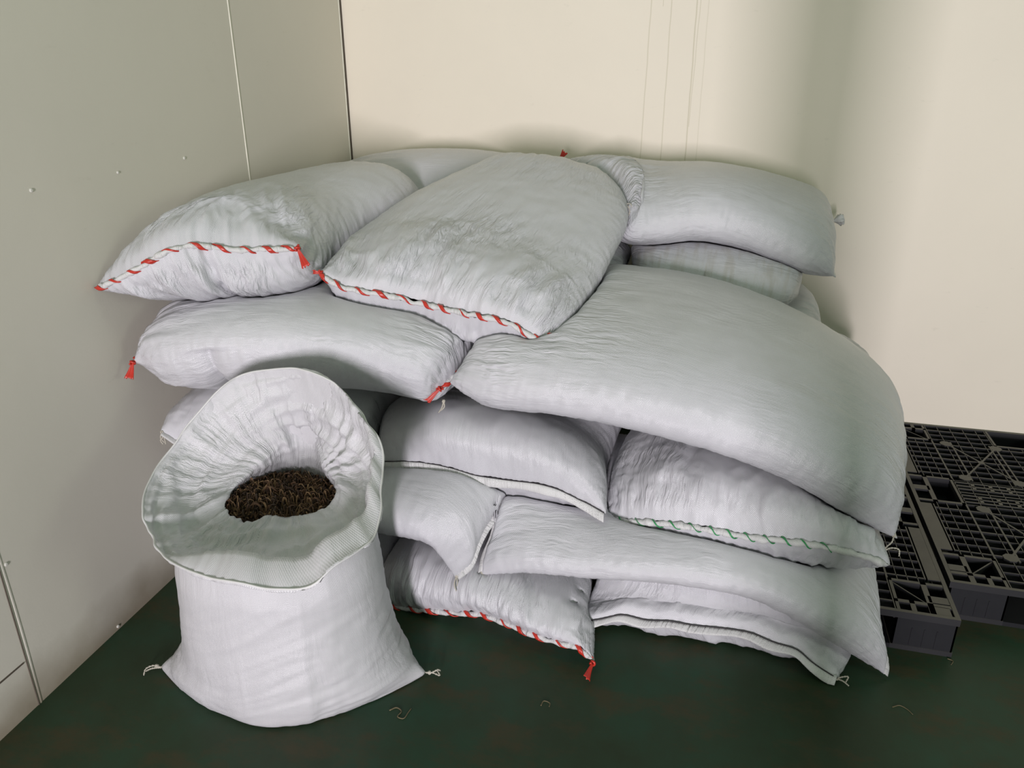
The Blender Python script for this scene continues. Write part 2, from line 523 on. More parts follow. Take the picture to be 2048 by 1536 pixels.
def make_pallet(name, loc, label):
    root = bpy.data.objects.new(name, None); COL.objects.link(root)
    root.location = loc
    tag(root, label, 'pallet', 'black plastic pallets on the floor')
    zt = PH
    d = MB()
    # rim
    w = 0.011
    q = 0.0012
    d.box(-q, PW + q, -q, w, zt - 0.021, zt + 0.0006); d.box(-q, PW + q, PD - w, PD + q, zt - 0.021, zt + 0.0006)
    d.box(-q, w, w, PD - w, zt - 0.021, zt + 0.0006); d.box(PW - w, PW + q, w, PD - w, zt - 0.021, zt + 0.0006)
    bx = [(0.0, 0.165), (0.40, 0.60), (0.835, 1.0)]        # block columns
    by = [(0.0, 0.165), (0.51, 0.71), (1.055, 1.22)]
    # dusty planks along the two long edges, between the blocks
    for (x0, x1) in ((0.011, 0.052), (PW - 0.052, PW - 0.011)):
        for (y0, y1) in ((0.185, 0.49), (0.73, 1.035)):
            d.box(x0, x1, y0, y1, zt - 0.006, zt)
            d.box(x0 + (0.036 if x0 < .5 else -0.004), x0 + (0.045 if x0 < .5 else 0.005), y0, y1, zt - 0.03, zt)
    # frames round the blocks: bars with openings
    for (x0, x1) in bx:
        for (y0, y1) in by:
            e = 0.012
            d.box(x0, x1, y0, y0 + e, zt - 0.018, zt); d.box(x0, x1, y1 - e, y1, zt - 0.018, zt)
            d.box(x0, x0 + e, y0, y1, zt - 0.018, zt); d.box(x1 - e, x1, y0, y1, zt - 0.018, zt)
            if x0 == 0.0 or x1 == 1.0:
                xs = x0 + 0.066 if x0 == 0.0 else x1 - 0.066
                d.box(xs - 0.008, xs + 0.008, y0, y1, zt - 0.018, zt)
                ym = (y0 + y1) / 2
                xa, xb = (x0, xs) if x0 == 0.0 else (xs, x1)
                d.box(xa, xb, ym - 0.016, ym + 0.016, zt - 0.008, zt)
                yb = y0 if y0 == 0.0 else (y1 if y1 > 1.2 else None)
                if yb is not None:
                    s = 1 if y0 == 0.0 else -1
                    ya, yc = sorted((yb + s * 0.048, yb + s * 0.062))
                    d.box(x0, x1, ya, yc, zt - 0.018, zt)
                    xm = (xs + (x1 if x0 == 0.0 else x0)) / 2
                    d.box(xm - 0.007, xm + 0.007, min(yb, ya), max(yb, yc), zt - 0.018, zt)
                    # filled corner plate
                    xa, xb = (x0, x0 + 0.05) if x0 == 0.0 else (x1 - 0.075, x1 - 0.018)
                    ya, yc = sorted((yb + s * 0.006, yb + s * 0.05))
                    if x1 == 1.0: d.box(xa, xb, ya, yc, zt - 0.008, zt)
    # lattice of thin ribs, left open over the blocks
    xcuts = [0.068, 0.10, 0.132, 0.165, 0.215, 0.265, 0.315, 0.365, 0.40, 0.45, 0.50, 0.55, 0.60, 0.635, 0.685, 0.735, 0.785, 0.835, 0.865, 0.895, 0.925]

    def segs(v, spans, a, b):
        cuts = [(a, b)]
        for (s0, s1) in spans:
            out = []
            for (p, q) in cuts:
                if s1 <= p or s0 >= q: out.append((p, q)); continue
                if s0 > p: out.append((p, s0))
                if s1 < q: out.append((s1, q))
            cuts = out
        return cuts

    for i, x in enumerate(xcuts):
        inblk = any(x0 - 0.001 < x < x1 + 0.001 for (x0, x1) in bx)
        t = 0.006 if i in (3, 8, 12, 17) else 0.0024
        for (a, b) in segs(x, by if inblk and i not in (3, 8, 12, 17) else [], 0.011, PD - 0.011):
            d.box(x - t / 2, x + t / 2, a, b, zt - 0.032, zt - (0.0 if t > .005 else 0.001))
    y = 0.05
    k = 0
    while y < PD - 0.03:
        inblk = any(y0 - 0.001 < y < y1 + 0.001 for (y0, y1) in by)
        t = 0.005 if k % 3 == 0 else 0.0022
        for (a, b) in segs(y, bx if inblk else [], 0.052, PW - 0.052):
            d.box(a, b, y - t / 2, y + t / 2, zt - 0.032, zt - 0.001)
        y += 0.0465
        k += 1
    # paired close ribs in the middle band
    for y in (0.535, 0.56, 0.585, 0.635, 0.66, 0.685):
        d.box(0.165, 0.40, y - 0.003, y + 0.003, zt - 0.02, zt); d.box(0.60, 0.835, y - 0.003, y + 0.003, zt - 0.02, zt)
    for y0 in (0.535, 0.635):
        for x in (0.225, 0.285, 0.345, 0.655, 0.715, 0.775):
            d.box(x - 0.006, x + 0.006, y0, y0 + 0.05, zt - 0.02, zt)
    # hubs and diagonal braces in the four fields
    for (xa, xb) in ((0.215, 0.40), (0.60, 0.785)):
        for (ya, yb) in ((0.165, 0.51), (0.71, 1.055)):
            for p in ((xa, ya + 0.02), (xa, yb - 0.02), (xb, ya + 0.02), (xb, yb - 0.02)):
                oct_plate(d, p[0], p[1], 0.024, zt - 0.01, zt + 0.0004)
            d.bar((xa, ya + 0.02), (xb, yb - 0.02), 0.007, zt - 0.02, zt + 0.0003)
            d.bar((xa, yb - 0.02), (xb, ya + 0.02), 0.007, zt - 0.02, zt + 0.0003)
            oct_plate(d, (xa + xb) / 2, (ya + yb) / 2, 0.013, zt - 0.01, zt + 0.0005)
            d.bar((xa + 0.02, ya), (xa + 0.02, yb), 0.006, zt - 0.02, zt)
            d.bar((xb - 0.02, ya), (xb - 0.02, yb), 0.006, zt - 0.02, zt)
    # corner struts across the open block cells
    for (x0, x1) in (bx[0], bx[2]):
        for (y0, y1) in (by[0], by[2]):
            ca = (x1, y1 if y0 == 0 else y0) if x0 == 0 else (x0, y1 if y0 == 0 else y0)
            cb = (x0 + 0.066, y0 + 0.055 if y0 == 0 else y1 - 0.055) if x0 == 0 else (x1 - 0.066, y0 + 0.055 if y0 == 0 else y1 - 0.055)
            d.bar(ca, cb, 0.004, zt - 0.03, zt - 0.004)
    d.build('top_deck', M_PALD, root)
    for (x0, x1) in bx:
        for (y0, y1) in by:
            b = MB()
            rbox(b, x0 + 0.01, x1 - 0.01, y0 + 0.009, y1 - 0.009, 0.016, 0.06, 0.016)
            # hollow walls above
            for (u0, u1, v0, v1) in ((x0 + .002, x1 - .002, y0 + .001, y0 + .006), (x0 + .002, x1 - .002, y1 - .006, y1 - .001), (x0 + .002, x0 + .007, y0 + .001, y1 - .001), (x1 - .007, x1 - .002, y0 + .001, y1 - .001)):
                b.box(u0, u1, v0, v1, 0.016, zt - 0.004)
            # faint moulded ridges on the outer faces
            for k in range(3):
                xx = x0 + (x1 - x0) * (0.3 + 0.2 * k)
                b.box(xx - 0.0016, xx + 0.0016, y0 - 0.0006, y0 + 0.002, 0.02, zt - 0.05)
            b.build('block', M_PAL, root)
    for (x0, x1) in bx:
        b = MB(); b.box(x0, x1, 0, PD, 0.0, 0.016); b.build('bottom_runner', M_PALD, root)
    for (y0, y1) in by:
        b = MB(); b.box(0.165, 0.835, y0, y1, 0.0, 0.015); b.build('bottom_board', M_PAL, root)
    return root


PA = (-0.25, 2.03)
pal_a = make_pallet('plastic_pallet', (PA[0], PA[1], 0), 'black plastic pallet half under the sacks, front corner sticking out to their right')
pal_b = make_pallet('plastic_pallet', (0.768, 2.222, 0), 'black plastic pallet standing free at the far right, nearest the back wall')

# ------------------------------------------------------------------ sack builder
NT, NV = (200, 176) if FINE else (96, 84)
GROUP = 'white woven sacks in the pile'
COLL = []          # (bvh, lo, hi) of the sacks already laid


def theta_samples(n, a=0.35, b=0.12, nexp=2.3):
    t = np.linspace(0, 2 * PI, 4001)
    x = a * np.sign(np.cos(t)) * np.abs(np.cos(t)) ** (2 / nexp)
    y = b * np.sign(np.sin(t)) * np.abs(np.sin(t)) ** (2 / nexp)
    s = np.r_[0, np.cumsum(np.hypot(np.diff(x), np.diff(y)))]
    return np.interp(np.arange(n) / n * s[-1], s, t)


def grid_normals(P):
    du = np.roll(P, -1, 1) - np.roll(P, 1, 1)
    dv = np.gradient(P, axis=0)
    n = np.cross(dv, du)
    l = np.linalg.norm(n, axis=2, keepdims=True)
    n = n / (l + 1e-12)
    if ((P - P.mean((0, 1))) * n).sum() < 0: n = -n
    return n


def lap(D):
    up = np.vstack([D[:1], D[:-1]]); dn = np.vstack([D[1:], D[-1:]])
    return (np.roll(D, 1, 1) + np.roll(D, -1, 1) + up + dn) * 0.25


def grid_bvh(P, step=1):
    Q = P[::step, ::step]
    if (P.shape[0] - 1) % step: Q = np.concatenate([Q, P[-1:, ::step]], 0)
    nv, nt = Q.shape[:2]
    f = []
    for i in range(nv - 1):
        for j in range(nt):
            k = (j + 1) % nt
            f.append((i * nt + j, (i + 1) * nt + j, (i + 1) * nt + k, i * nt + k))
    f.append(tuple(range(nt))[::-1]); f.append(tuple(range((nv - 1) * nt, nv * nt)))
    if fix_winding(Q, grid_faces(nv, nt)): f = [q[::-1] for q in f]
    return BVHTree.FromPolygons([tuple(p) for p in Q.reshape(-1, 3)], f), Q.reshape(-1, 3).min(0), Q.reshape(-1, 3).max(0)


def collide_room(P):
    y = P[..., 1]
    P[..., 0] = np.maximum(P[..., 0], -1.6625 + (y - 1.7637) * WALL_K + 0.006)
    P[..., 1] = np.minimum(P[..., 1], BACK_Y - 0.006)
    on = np.clip((P[..., 1] - (PA[1] - 0.075)) / 0.06, 0, 1) * np.clip((P[..., 0] - (PA[0] - 0.07)) / 0.06, 0, 1) * np.clip((PA[0] + PW + 0.07 - P[..., 0]) / 0.06, 0, 1)
    P[..., 2] = np.maximum(P[..., 2], 0.005 + on * (PH + 0.003))
    return P


def push_out(P, gap=0.002):
    """moves points that lie inside a sack resting above them down to its underside"""
    F = P.reshape(-1, 3)
    dn = Vector((0, 0, -1))
    for (bvh, lo, hi, _v) in COLL:
        m = np.all((F > lo - gap) & (F < hi + gap), axis=1)
        for i in np.nonzero(m)[0]:
            p = Vector(F[i])
            h = bvh.ray_cast(p, dn, 1.0)
            if h[0] is not None and h[1].z < 0:          # leaves through an underside: the point is inside
                co, no, idx, dist = bvh.find_nearest(p, 0.3)
                if co is None or h[3] < 0.12 or h[3] < 2.5 * dist:
                    F[i] = (p.x, p.y, h[0].z - gap)
                else:
                    F[i] = co + no * gap
            else:
                co, no, idx, dist = bvh.find_nearest(p, gap)
                if co is not None and 1e-7 < dist < gap:
                    F[i] = co + (p - co) * (gap / dist)
    return F.reshape(P.shape)


def relax(Q, exU, exV, aout, ain, iters, seed, kb=0.25, kt=0.01, cfac=0.7):
    """wrinkle solver: the cloth has a little more length than its filling needs and buckles outward"""
    rng = np.random.default_rng(seed)
    nv, nt = Q.shape[:2]
    N = grid_normals(Q)
    D = rng.normal(size=(nv, nt))
    for _ in range(3): D = lap(D)
    D /= D.std() + 1e-9
    P = Q + N * (D * 0.0022)[..., None]
    rU = np.linalg.norm(np.roll(Q, -1, 1) - Q, axis=2) * (1 + exU)
    rV = np.linalg.norm(Q[1:] - Q[:-1], axis=2) * (1 + exV[:-1])
    ju = np.arange(nt)
    for it in range(iters):
        for par in (0, 1):
            a = ju[par::2]; b = (a + 1) % nt
            d = P[:, b] - P[:, a]
            l = np.linalg.norm(d, axis=2) + 1e-9
            r = rU[:, a]
            c = (l - r) / l * 0.5
            c = np.where(c < 0, c * cfac, c)
            d *= c[..., None]
            P[:, a] += d; P[:, b] -= d
        for par in (0, 1):
            a = np.arange(par, nv - 1, 2); b = a + 1
            d = P[b] - P[a]
            l = np.linalg.norm(d, axis=2) + 1e-9
            c = (l - rV[a]) / l * 0.5
            c = np.where(c < 0, c * cfac, c)
            d *= c[..., None]
            P[a] += d; P[b] -= d
        D = P - Q
        D += kb * (lap(D) - D) if it % 2 else 0
        dn = (D * N).sum(2)
        dt = D - N * dn[..., None]
        dn = np.clip(dn, -ain, aout)
        dt *= 0.93
        D = (dt + N * dn[..., None]) * (1 - kt)
        P = Q + D
    return P


def vnoise(nv, nt, fv, fu, rng, skew=0.0, warp=0.0):
    """smooth random field, periodic round the sack, fu by fv cells, in -1..1"""
    g = rng.uniform(-1, 1, size=(fv + 3, fu))
    u = np.arange(nt)[None, :] / nt * fu + skew * np.linspace(0, fu, nv)[:, None]
    v = np.repeat(np.linspace(0, fv, nv)[:, None] + 0.001, nt, 1)
    if warp:
        w1 = vnoise(nv, nt, max(2, fv), max(3, fu // 3), rng); w2 = vnoise(nv, nt, max(2, fv), max(3, fu // 3), rng)
        u = u + w1 * warp; v = np.clip(v + w2 * warp * 0.5, 0, fv + 0.9)
    iu = np.floor(u).astype(int); iv = np.floor(v).astype(int)
    a = u - iu; b = v - iv
    a = a * a * a * (a * (a * 6 - 15) + 10); b = b * b * b * (b * (b * 6 - 15) + 10)
    i0 = iu % fu; i1 = (iu + 1) % fu
    return (g[iv, i0] * (1 - a) + g[iv, i1] * a) * (1 - b) + (g[iv + 1, i0] * (1 - a) + g[iv + 1, i1] * a) * b


def crumple(nv, nt, rng, skew=0.0):
    """sharp-crested folds running mostly along the sack, three sizes"""
    h = np.zeros((nv, nt))
    for fu, fv, a in ((13, 3, 1.0), (27, 5, 0.62), (50, 11, 0.34)):
        n = vnoise(nv, nt, fv, fu, rng, skew, 0.55)
        h += a * (0.55 - 1.5 * np.abs(n))
    return h


def fan_folds(x, y, rng, n, end=0, length=(0.15, 0.5), height=0.006, spread=0.5, centre=0.0):
    """creases that start at a gathered end and run up the cloth, fading out"""
    v = np.linspace(0, 1, NV)[:, None]
    if end == 1: v = 1 - v
    H = np.zeros((NV, len(x)))
    for i in range(n):
        x0 = rng.uniform(-0.9, 0.9); L = rng.uniform(*length)
        sl = (x0 - centre) * spread * rng.uniform(-0.3, 1.0) + rng.normal() * 0.12
        w = rng.uniform(0.022, 0.06); hh = height * rng.uniform(0.4, 1.0)
        st = rng.uniform(0.0, 0.08)
        xc = x0 + sl * v + 0.03 * np.sin(v * rng.uniform(8, 20) + rng.uniform(0, 6))
        d = (x[None, :] - xc) / w
        prof = np.where(d < 0, np.exp(d * 0.8), np.exp(-d * 2.2)) - 0.35 * np.exp(-((d - 2.0) / 1.4) ** 2)
        fade = np.clip((v - st) / 0.03, 0, 1) * np.clip(1 - (v - st) / L, 0, 1) ** 1.2
        side = (y > -0.1) if rng.random() < 0.62 else (y < 0.1)
        H += hh * prof * fade * side[None, :]
    return H


def e_curve(E, A0, B0, x):
    E = resample(E, 60)
    xs = np.linspace(-1, 1, 60)
    off = E - (A0[None] * (1 - xs[:, None]) / 2 + B0[None] * (1 + xs[:, None]) / 2)
    return np.stack([np.interp(x, xs, off[:, k]) for k in range(3)], -1)


def sack_target(s):
    v = np.linspace(0, 1, NV)
    A = hermite(s['av'], s['A'], v); B = hermite(s['bv'], s['B'], v)
    M = (A + B) / 2; Wd = (B - A) / 2
    th = theta_samples(NT)
    c, sn = np.cos(th), np.sin(th)
    ne = s.get('n', 2.25)
    x = np.sign(c) * np.abs(c) ** (2 / ne); y = np.sign(sn) * np.abs(sn) ** (2 / ne)
    t = np.gradient(M, axis=0)
    up = np.cross(Wd, t)
    up *= np.sign(up[:, 2:3] + 1e-9)
    up /= np.linalg.norm(up, axis=1, keepdims=True)
    for _ in range(25):
        up[1:-1] = (up[:-2] + up[2:] + 2 * up[1:-1]) / 4
    up[0] = up[2]; up[-1] = up[-3]
    up /= np.linalg.norm(up, axis=1, keepdims=True)
    r0, r1 = s.get('r0', 0.22), s.get('r1', 0.22)
    e = np.ones(NV)
    a = np.clip(v / r0, 0, 1); e *= np.sqrt(np.clip(1 - (1 - a) ** 2.2, 0, 1)) ** s.get('p0', 1.0)
    a = np.clip((1 - v) / r1, 0, 1); e *= np.sqrt(np.clip(1 - (1 - a) ** 2.2, 0, 1)) ** s.get('p1', 1.0)
    e = np.maximum(e, 0.03)
    T = np.interp(v, V7_, s['T']) if hasattr(s['T'], '__len__') else np.full(NV, s['T'])
    Bo = np.interp(v, V7_, s['Bo']) if hasattr(s['Bo'], '__len__') else np.full(NV, s['Bo'])
    h = np.where(y[None, :] > 0, T[:, None], Bo[:, None]) * e[:, None] * y[None, :]
    P = M[:, None, :] + Wd[:, None, :] * x[None, :, None] + up[:, None, :] * h[..., None]
    if 'E0' in s:
        off = e_curve(s['E0'], A[0], B[0], x)
        w = np.clip(1 - v / 0.3, 0, 1) ** 2
        P += w[:, None, None] * off[None]
    if 'E1' in s:
        off = e_curve(s['E1'], A[-1], B[-1], x)
        w = np.clip(1 - (1 - v) / 0.3, 0, 1) ** 2
        P += w[:, None, None] * off[None]
    ln = s.get('lean0', 0)
    if ln:
        d0 = M[0] - M[NV // 8]; d0 /= np.linalg.norm(d0)
        P += d0[None, None] * (ln * np.exp(-((v - 0.09) / 0.07) ** 2)[:, None] * np.clip(-y, 0, 1)[None, :])[..., None]
    return P, x, y


V7_ = [0, .12, .3, .5, .7, .88, 1]


def grid_faces(nv, nt):
    i, j = np.meshgrid(np.arange(nv - 1), np.arange(nt), indexing='ij')
    k = (j + 1) % nt
    return np.stack([i * nt + j, (i + 1) * nt + j, (i + 1) * nt + k, i * nt + k], -1).reshape(-1, 4)


def grid_uv(P):
    nv, nt = P.shape[:2]
    du = np.linalg.norm(np.roll(P, -1, 1) - P, axis=2)
    per = du.sum(1).max()
    dv = np.linalg.norm(P[1:] - P[:-1], axis=2).mean(1)
    vs = np.r_[0, np.cumsum(dv)]
    i, j = np.meshgrid(np.arange(nv - 1), np.arange(nt), indexing='ij')
    u0 = j / nt * per; u1 = (j + 1) / nt * per
    return np.stack([np.stack([u0, vs[i]], -1), np.stack([u0, vs[i + 1]], -1), np.stack([u1, vs[i + 1]], -1), np.stack([u1, vs[i]], -1)], 2).reshape(-1, 2)


def fix_winding(P, F):
    """make the faces point outward (grid loops can run either way round)"""
    c = P.reshape(-1, 3).mean(0)
    V = P.reshape(-1, 3)
    n = np.cross(V[F[:, 1]] - V[F[:, 0]], V[F[:, 2]] - V[F[:, 0]])
    s = ((V[F].mean(1) - c) * n).sum()
    return s < 0


# ---- ends: hems, lacing, tails, ties
def end_rows(P, end, x, y):
    """upper-lower mean line of an end, from the A side to the B side, and the outward direction"""
    row = P[0] if end == 0 else P[-1]
    inn = P[5] if end == 0 else P[-6]
    o = np.argsort(x)
    top = [k for k in o if y[k] >= -1e-6]; bot = [k for k in o if y[k] <= 1e-6]
    xs = np.linspace(-0.985, 0.985, 90)

    def li(idx, A): return np.stack([np.interp(xs, x[idx], A[idx, q]) for q in range(3)], -1)
    C = (li(top, row) + li(bot, row)) / 2
    I = (li(top, inn) + li(bot, inn)) / 2
    D = C - I
    D /= np.linalg.norm(D, axis=1, keepdims=True) + 1e-9
    for _ in range(8):
        D[1:-1] = (D[:-2] + D[2:] + 2 * D[1:-1]) / 4
    D /= np.linalg.norm(D, axis=1, keepdims=True) + 1e-9
    return C, D


def strip_mesh(C, D, w, th, rng, ripple=0.0015, back=0.004, drop=0.0):
    """folded hem: a flat rounded band leaving the sack end along D"""
    n = len(C)
    T = np.gradient(C, axis=0); T /= np.linalg.norm(T, axis=1, keepdims=True)
    Nn = np.cross(T, D); Nn /= np.linalg.norm(Nn, axis=1, keepdims=True)
    Nn *= np.sign(Nn[:, 2:3] + 1e-9)
    rip = np.interp(np.arange(n), np.linspace(0, n, 24), rng.normal(size=24)) * ripple
    v = []
    prof = [(-back, -.5), (-back, .5), (w * .3, .62), (w * .7, .55), (w, .35), (w * 1.04, 0), (w, -.35), (w * .7, -.55), (w * .3, -.62)]
    for i in range(n):
        ww = 1 + 0.12 * math.sin(i * .31) * (1 if i % 2 else .9)
        for (a, b) in prof:
            q = C[i] + D[i] * a * ww + Nn[i] * (b * th + rip[i] * max(0, a) / w) + np.array([0, 0, -drop * max(0, a) / w])
            v.append(q)
    k = len(prof)
    f = []
    for i in range(n - 1):
        for j in range(k):
            f.append((i * k + j, i * k + (j + 1) % k, (i + 1) * k + (j + 1) % k, (i + 1) * k + j))
    f += [tuple(range(k - 1, -1, -1)), tuple(range((n - 1) * k, n * k))]
    uv = []
    for q in f:
        for idx in q: uv.append((idx // k * 0.008, (idx % k) * 0.005))
    return v, f, uv


def smooth_curve(C, it=6):
    C = C.copy()
    for _ in range(it):
        C[1:-1] = (C[:-2] + C[2:] + 2 * C[1:-1]) / 4
    return C


def lacing(C, D, parent, mat, pitch=0.056, r=0.0095, rng=None, ribw=0.0115, rolled=True, thin=False):
    """rolled hem wrapped by a ribbon"""
    L = np.linalg.norm(np.diff(C, axis=0), axis=1).sum()
    n = max(40, int(L / 0.004))
    Cc = resample(smooth_curve(C), n)
    Dd = resample(D, n)
    t, n1, n2 = frames(Cc)
    s = np.linspace(0, L, n)
    ph = 2 * PI * s / pitch + 0.7 * np.sin(s * 13 + L * 9) + 0.3 * np.sin(s * 37)
    Cw = Cc + Dd * 0.004 + (np.cos(ph)[:, None] * n1 + np.sin(ph)[:, None] * n2) * 0.0022
    k = 12
    a = np.arange(k) * 2 * PI / k
    rad = r * (1 + 0.32 * np.cos(a[None, :] - ph[:, None] - PI)) * (1 + 0.14 * np.sin(s * 61) + 0.12 * np.sin(s * 143 + 1))[:, None]
    taper = np.clip(np.minimum(s, L - s) / 0.02, 0.35, 1)
    rad = rad * taper[:, None]
    V = Cw[:, None, :] + rad[..., None] * (np.cos(a)[None, :, None] * n1[:, None] + np.sin(a)[None, :, None] * n2[:, None])
    f = []
    for i in range(n - 1):
        for j in range(k):
            f.append((i * k + j, i * k + (j + 1) % k, (i + 1) * k + (j + 1) % k, (i + 1) * k + j))
    f += [tuple(range(k - 1, -1, -1)), tuple(range((n - 1) * k, n * k))]
    uv = []
    for q in f:
        for idx in q: uv.append((idx // k * 0.004, (idx % k) * 0.006))
    rr_ = np.random.default_rng(int(L * 9999))
    lump = np.interp(s, np.linspace(0, L, int(L / 0.012) + 2), rr_.normal(size=int(L / 0.012) + 2)) * 0.0014
    V = V + (lump[:, None] * n1 + np.roll(lump, 7)[:, None] * n2)[:, None, :]
    hem = mesh_obj('rolled_hem', V.reshape(-1, 3), f, M_HEM, parent, True, uv)
    # ribbon helix
    m = int(L / 0.0018)
    ss = np.linspace(0.004, (L - 0.004) * (0.80 if thin else 1), m)
    ci = np.stack([np.interp(ss, s, Cw[:, q]) for q in range(3)], -1)
    a1 = np.stack([np.interp(ss, s, n1[:, q]) for q in range(3)], -1)
    a2 = np.stack([np.interp(ss, s, n2[:, q]) for q in range(3)], -1)
    tt = np.stack([np.interp(ss, s, t[:, q]) for q in range(3)], -1)
    pp = np.interp(ss, s, ph)
    tp = np.interp(ss, s, taper)
    rr = (r * 0.84 * tp + 0.0014)[:, None]
    radial = np.cos(pp)[:, None] * a1 + np.sin(pp)[:, None] * a2
    circ = -np.sin(pp)[:, None] * a1 + np.cos(pp)[:, None] * a2
    g = circ * r + tt * pitch / (2 * PI); g /= np.linalg.norm(g, axis=1, keepdims=True)
    wdir = np.cross(radial, g)
    wmod = ribw * (0.75 + 0.35 * np.sin(ss * 37 + 1.0)) * (0.34 if thin else 1)
    rows = []
    for q in (-0.5, -0.17, 0.17, 0.5):
        rows.append(ci + radial * (rr + 0.0008 * (1 - 4 * q * q)) + wdir * (wmod * q)[:, None])
    rows.append(ci + radial * (rr - 0.002) + wdir * (wmod * 0.5)[:, None])
    rows.append(ci + radial * (rr - 0.002) + wdir * (wmod * -0.5)[:, None])
    V = np.stack(rows, 1)
    k = 6
    f = []
    for i in range(m - 1):
        for j in range(k):
            f.append((i * k + j, i * k + (j + 1) % k, (i + 1) * k + (j + 1) % k, (i + 1) * k + j))
    f += [tuple(range(k - 1, -1, -1)), tuple(range((m - 1) * k, m * k))]
    lab = 'green ribbon lacing' if mat is M_GREEN else 'red ribbon lacing'
    rb = mesh_obj('lacing', V.reshape(-1, 3), f, mat, parent, True)
    rb['label'] = lab
    return hem, rb


def ribbon_tail(p, d, length, w0, w1, parent, mat, seed=0, knot=True):
    rng = np.random.default_rng(seed)
    p = np.array(p, float); d = np.array(d, float); d /= np.linalg.norm(d)
    side = np.cross(d, F_np); side /= np.linalg.norm(side)
    nn = np.cross(side, d)
    mb = MB()
    n, k = 12, 9
    top = []
    for i in range(n):
        a = i / (n - 1)
        w = w0 + (w1 - w0) * a ** 1.2
        for j in range(k):
            b = j / (k - 1) - 0.5
            z = 0.0016 * math.sin(j * 1.9 + seed) * a + 0.002 * math.sin(a * 3)
            jag = (rng.random() - .5) * 0.008 if i == n - 1 else 0
            top.append(p + d * (a * length + jag) + side * (b * w) + nn * z)
    bot = [q - nn * 0.0011 for q in top]
    N = n * k
    f = []
    for i in range(n - 1):
        for j in range(k - 1):
            q = (i * k + j, i * k + j + 1, (i + 1) * k + j + 1, (i + 1) * k + j)
            f.append(q); f.append(tuple(x + N for x in q[::-1]))
    ring = [j for j in range(k)] + [i * k + k - 1 for i in range(1, n)] + [(n - 1) * k + j for j in range(k - 2, -1, -1)] + [i * k for i in range(n - 2, 0, -1)]
    for i in range(len(ring)):
        a, b = ring[i], ring[(i + 1) % len(ring)]
        f.append((b, a, a + N, b + N))
    mb.add(top + bot, f)
    if knot:
        t = np.linspace(0, 2 * PI * 1.6, 26)
        mb.tube(p + side * (np.cos(t) * 0.006)[:, None] + nn * (np.sin(t) * 0.006)[:, None] + d * ((t / t[-1] - .6) * 0.012)[:, None], 0.0035, 6)
    o = mb.build('ribbon_tail', mat, parent, True)
    o['label'] = 'loose end of the %s ribbon' % ('green' if mat is M_GREEN else 'red')
    return o


F_np = np.array([-0.244936, 0.896402, -0.369418])


def tie_string(paths, parent, r=0.0016, knot_at=None, name='tie_string', seed=0):
    """a frayed twisted string: each path is a list of points"""
    mb = MB()
    for q, pts in enumerate(paths):
        n = 30
        C = resample(np.array(pts, float), n)
        t, n1, n2 = frames(C)
        for ph in (0, PI):
            a = np.linspace(0, 2 * PI * 4, n) + ph
            mb.tube(C + (np.cos(a)[:, None] * n1 + np.sin(a)[:, None] * n2) * r * 0.75, np.full(n, r) * np.linspace(1, .75, n), 5)
    if knot_at is not None:
        rng = np.random.default_rng(seed)
        c = np.array(knot_at, float)
        for k in range(3):
            ax = rng.normal(size=3); ax /= np.linalg.norm(ax)
            u = np.cross(ax, rng.normal(size=3)); u /= np.linalg.norm(u); w = np.cross(ax, u)
            t = np.linspace(0, 2 * PI, 14)
            mb.tube(c + (np.cos(t)[:, None] * u + np.sin(t)[:, None] * w) * 0.0042, r * 1.15, 5)
    return mb.build(name, M_STRING, parent, True)


LAB = {
 'bottom_left': 'white woven sack on the floor in shade behind the open sack, mostly hidden',
 'bottom_front': 'white sack low on the floor with red laced front hem and red tail',
 'bottom_right': 'white sack at bottom right with a drawn-in shadow line along its front hem low over the floor',
 'second_left': 'white sack just right of the open sack, sewn end hanging in a pointed ear',
 'second_right': 'long white sack under the green-laced one, right corner drooping to the floor',
 'third_left': 'white sack behind the open sack rim, sewn corner sticking out beside the left wall',
 'third_middle': 'white sack in the middle of the pile with drawn-in shadow line along its hem',
 'third_right': 'white sack laced along its front edge with thin green ribbon',
 'right_rear': 'white sack mostly hidden behind the big sack at far right, above the pallet',
 'right_corner': 'white sack end peeping out low against the back wall right of the pile',
 'fourth_left': 'white sack lying crosswise under the top left sack, red tassel at its left end',
 'big_right': 'largest white sack at right front, broad and smooth, string at its lower right corner',
 'right_upper': 'white sack with faint grey streaks under the sack at top right',
 'under_top': 'rounded end of a white sack wedged behind the top centre sack',
 'rear_left': 'smooth white sack in the back corner behind the two top sacks',
 'top_left': 'white sack on top at left, leaning on the left wall, red lacing along its front',
 'top_right': 'white sack on top at right against the back wall, knotted corner and pointed right ear',
 'top_centre': 'crinkled white sack on top in the centre, sloping forward with red lacing along front edge',
}


def mesh_from_grid(name, P, mat, parent=None, cr=None):
    nv, nt = P.shape[:2]
    F = grid_faces(nv, nt)
    UV = grid_uv(P).reshape(-1, 4, 2)
    if fix_winding(P, F):
        F = F[:, ::-1]; UV = UV[:, ::-1]
    faces = [tuple(q) for q in F.tolist()]
    o = mesh_obj(name, P.reshape(-1, 3), faces, mat, parent, True, UV.reshape(-1, 2))
    at = o.data.attributes.new('crease', 'FLOAT', 'POINT')
    at.data.foreach_set('value', (np.ones(nv * nt) if cr is None else cr.reshape(-1)).astype(np.float32))
    return o


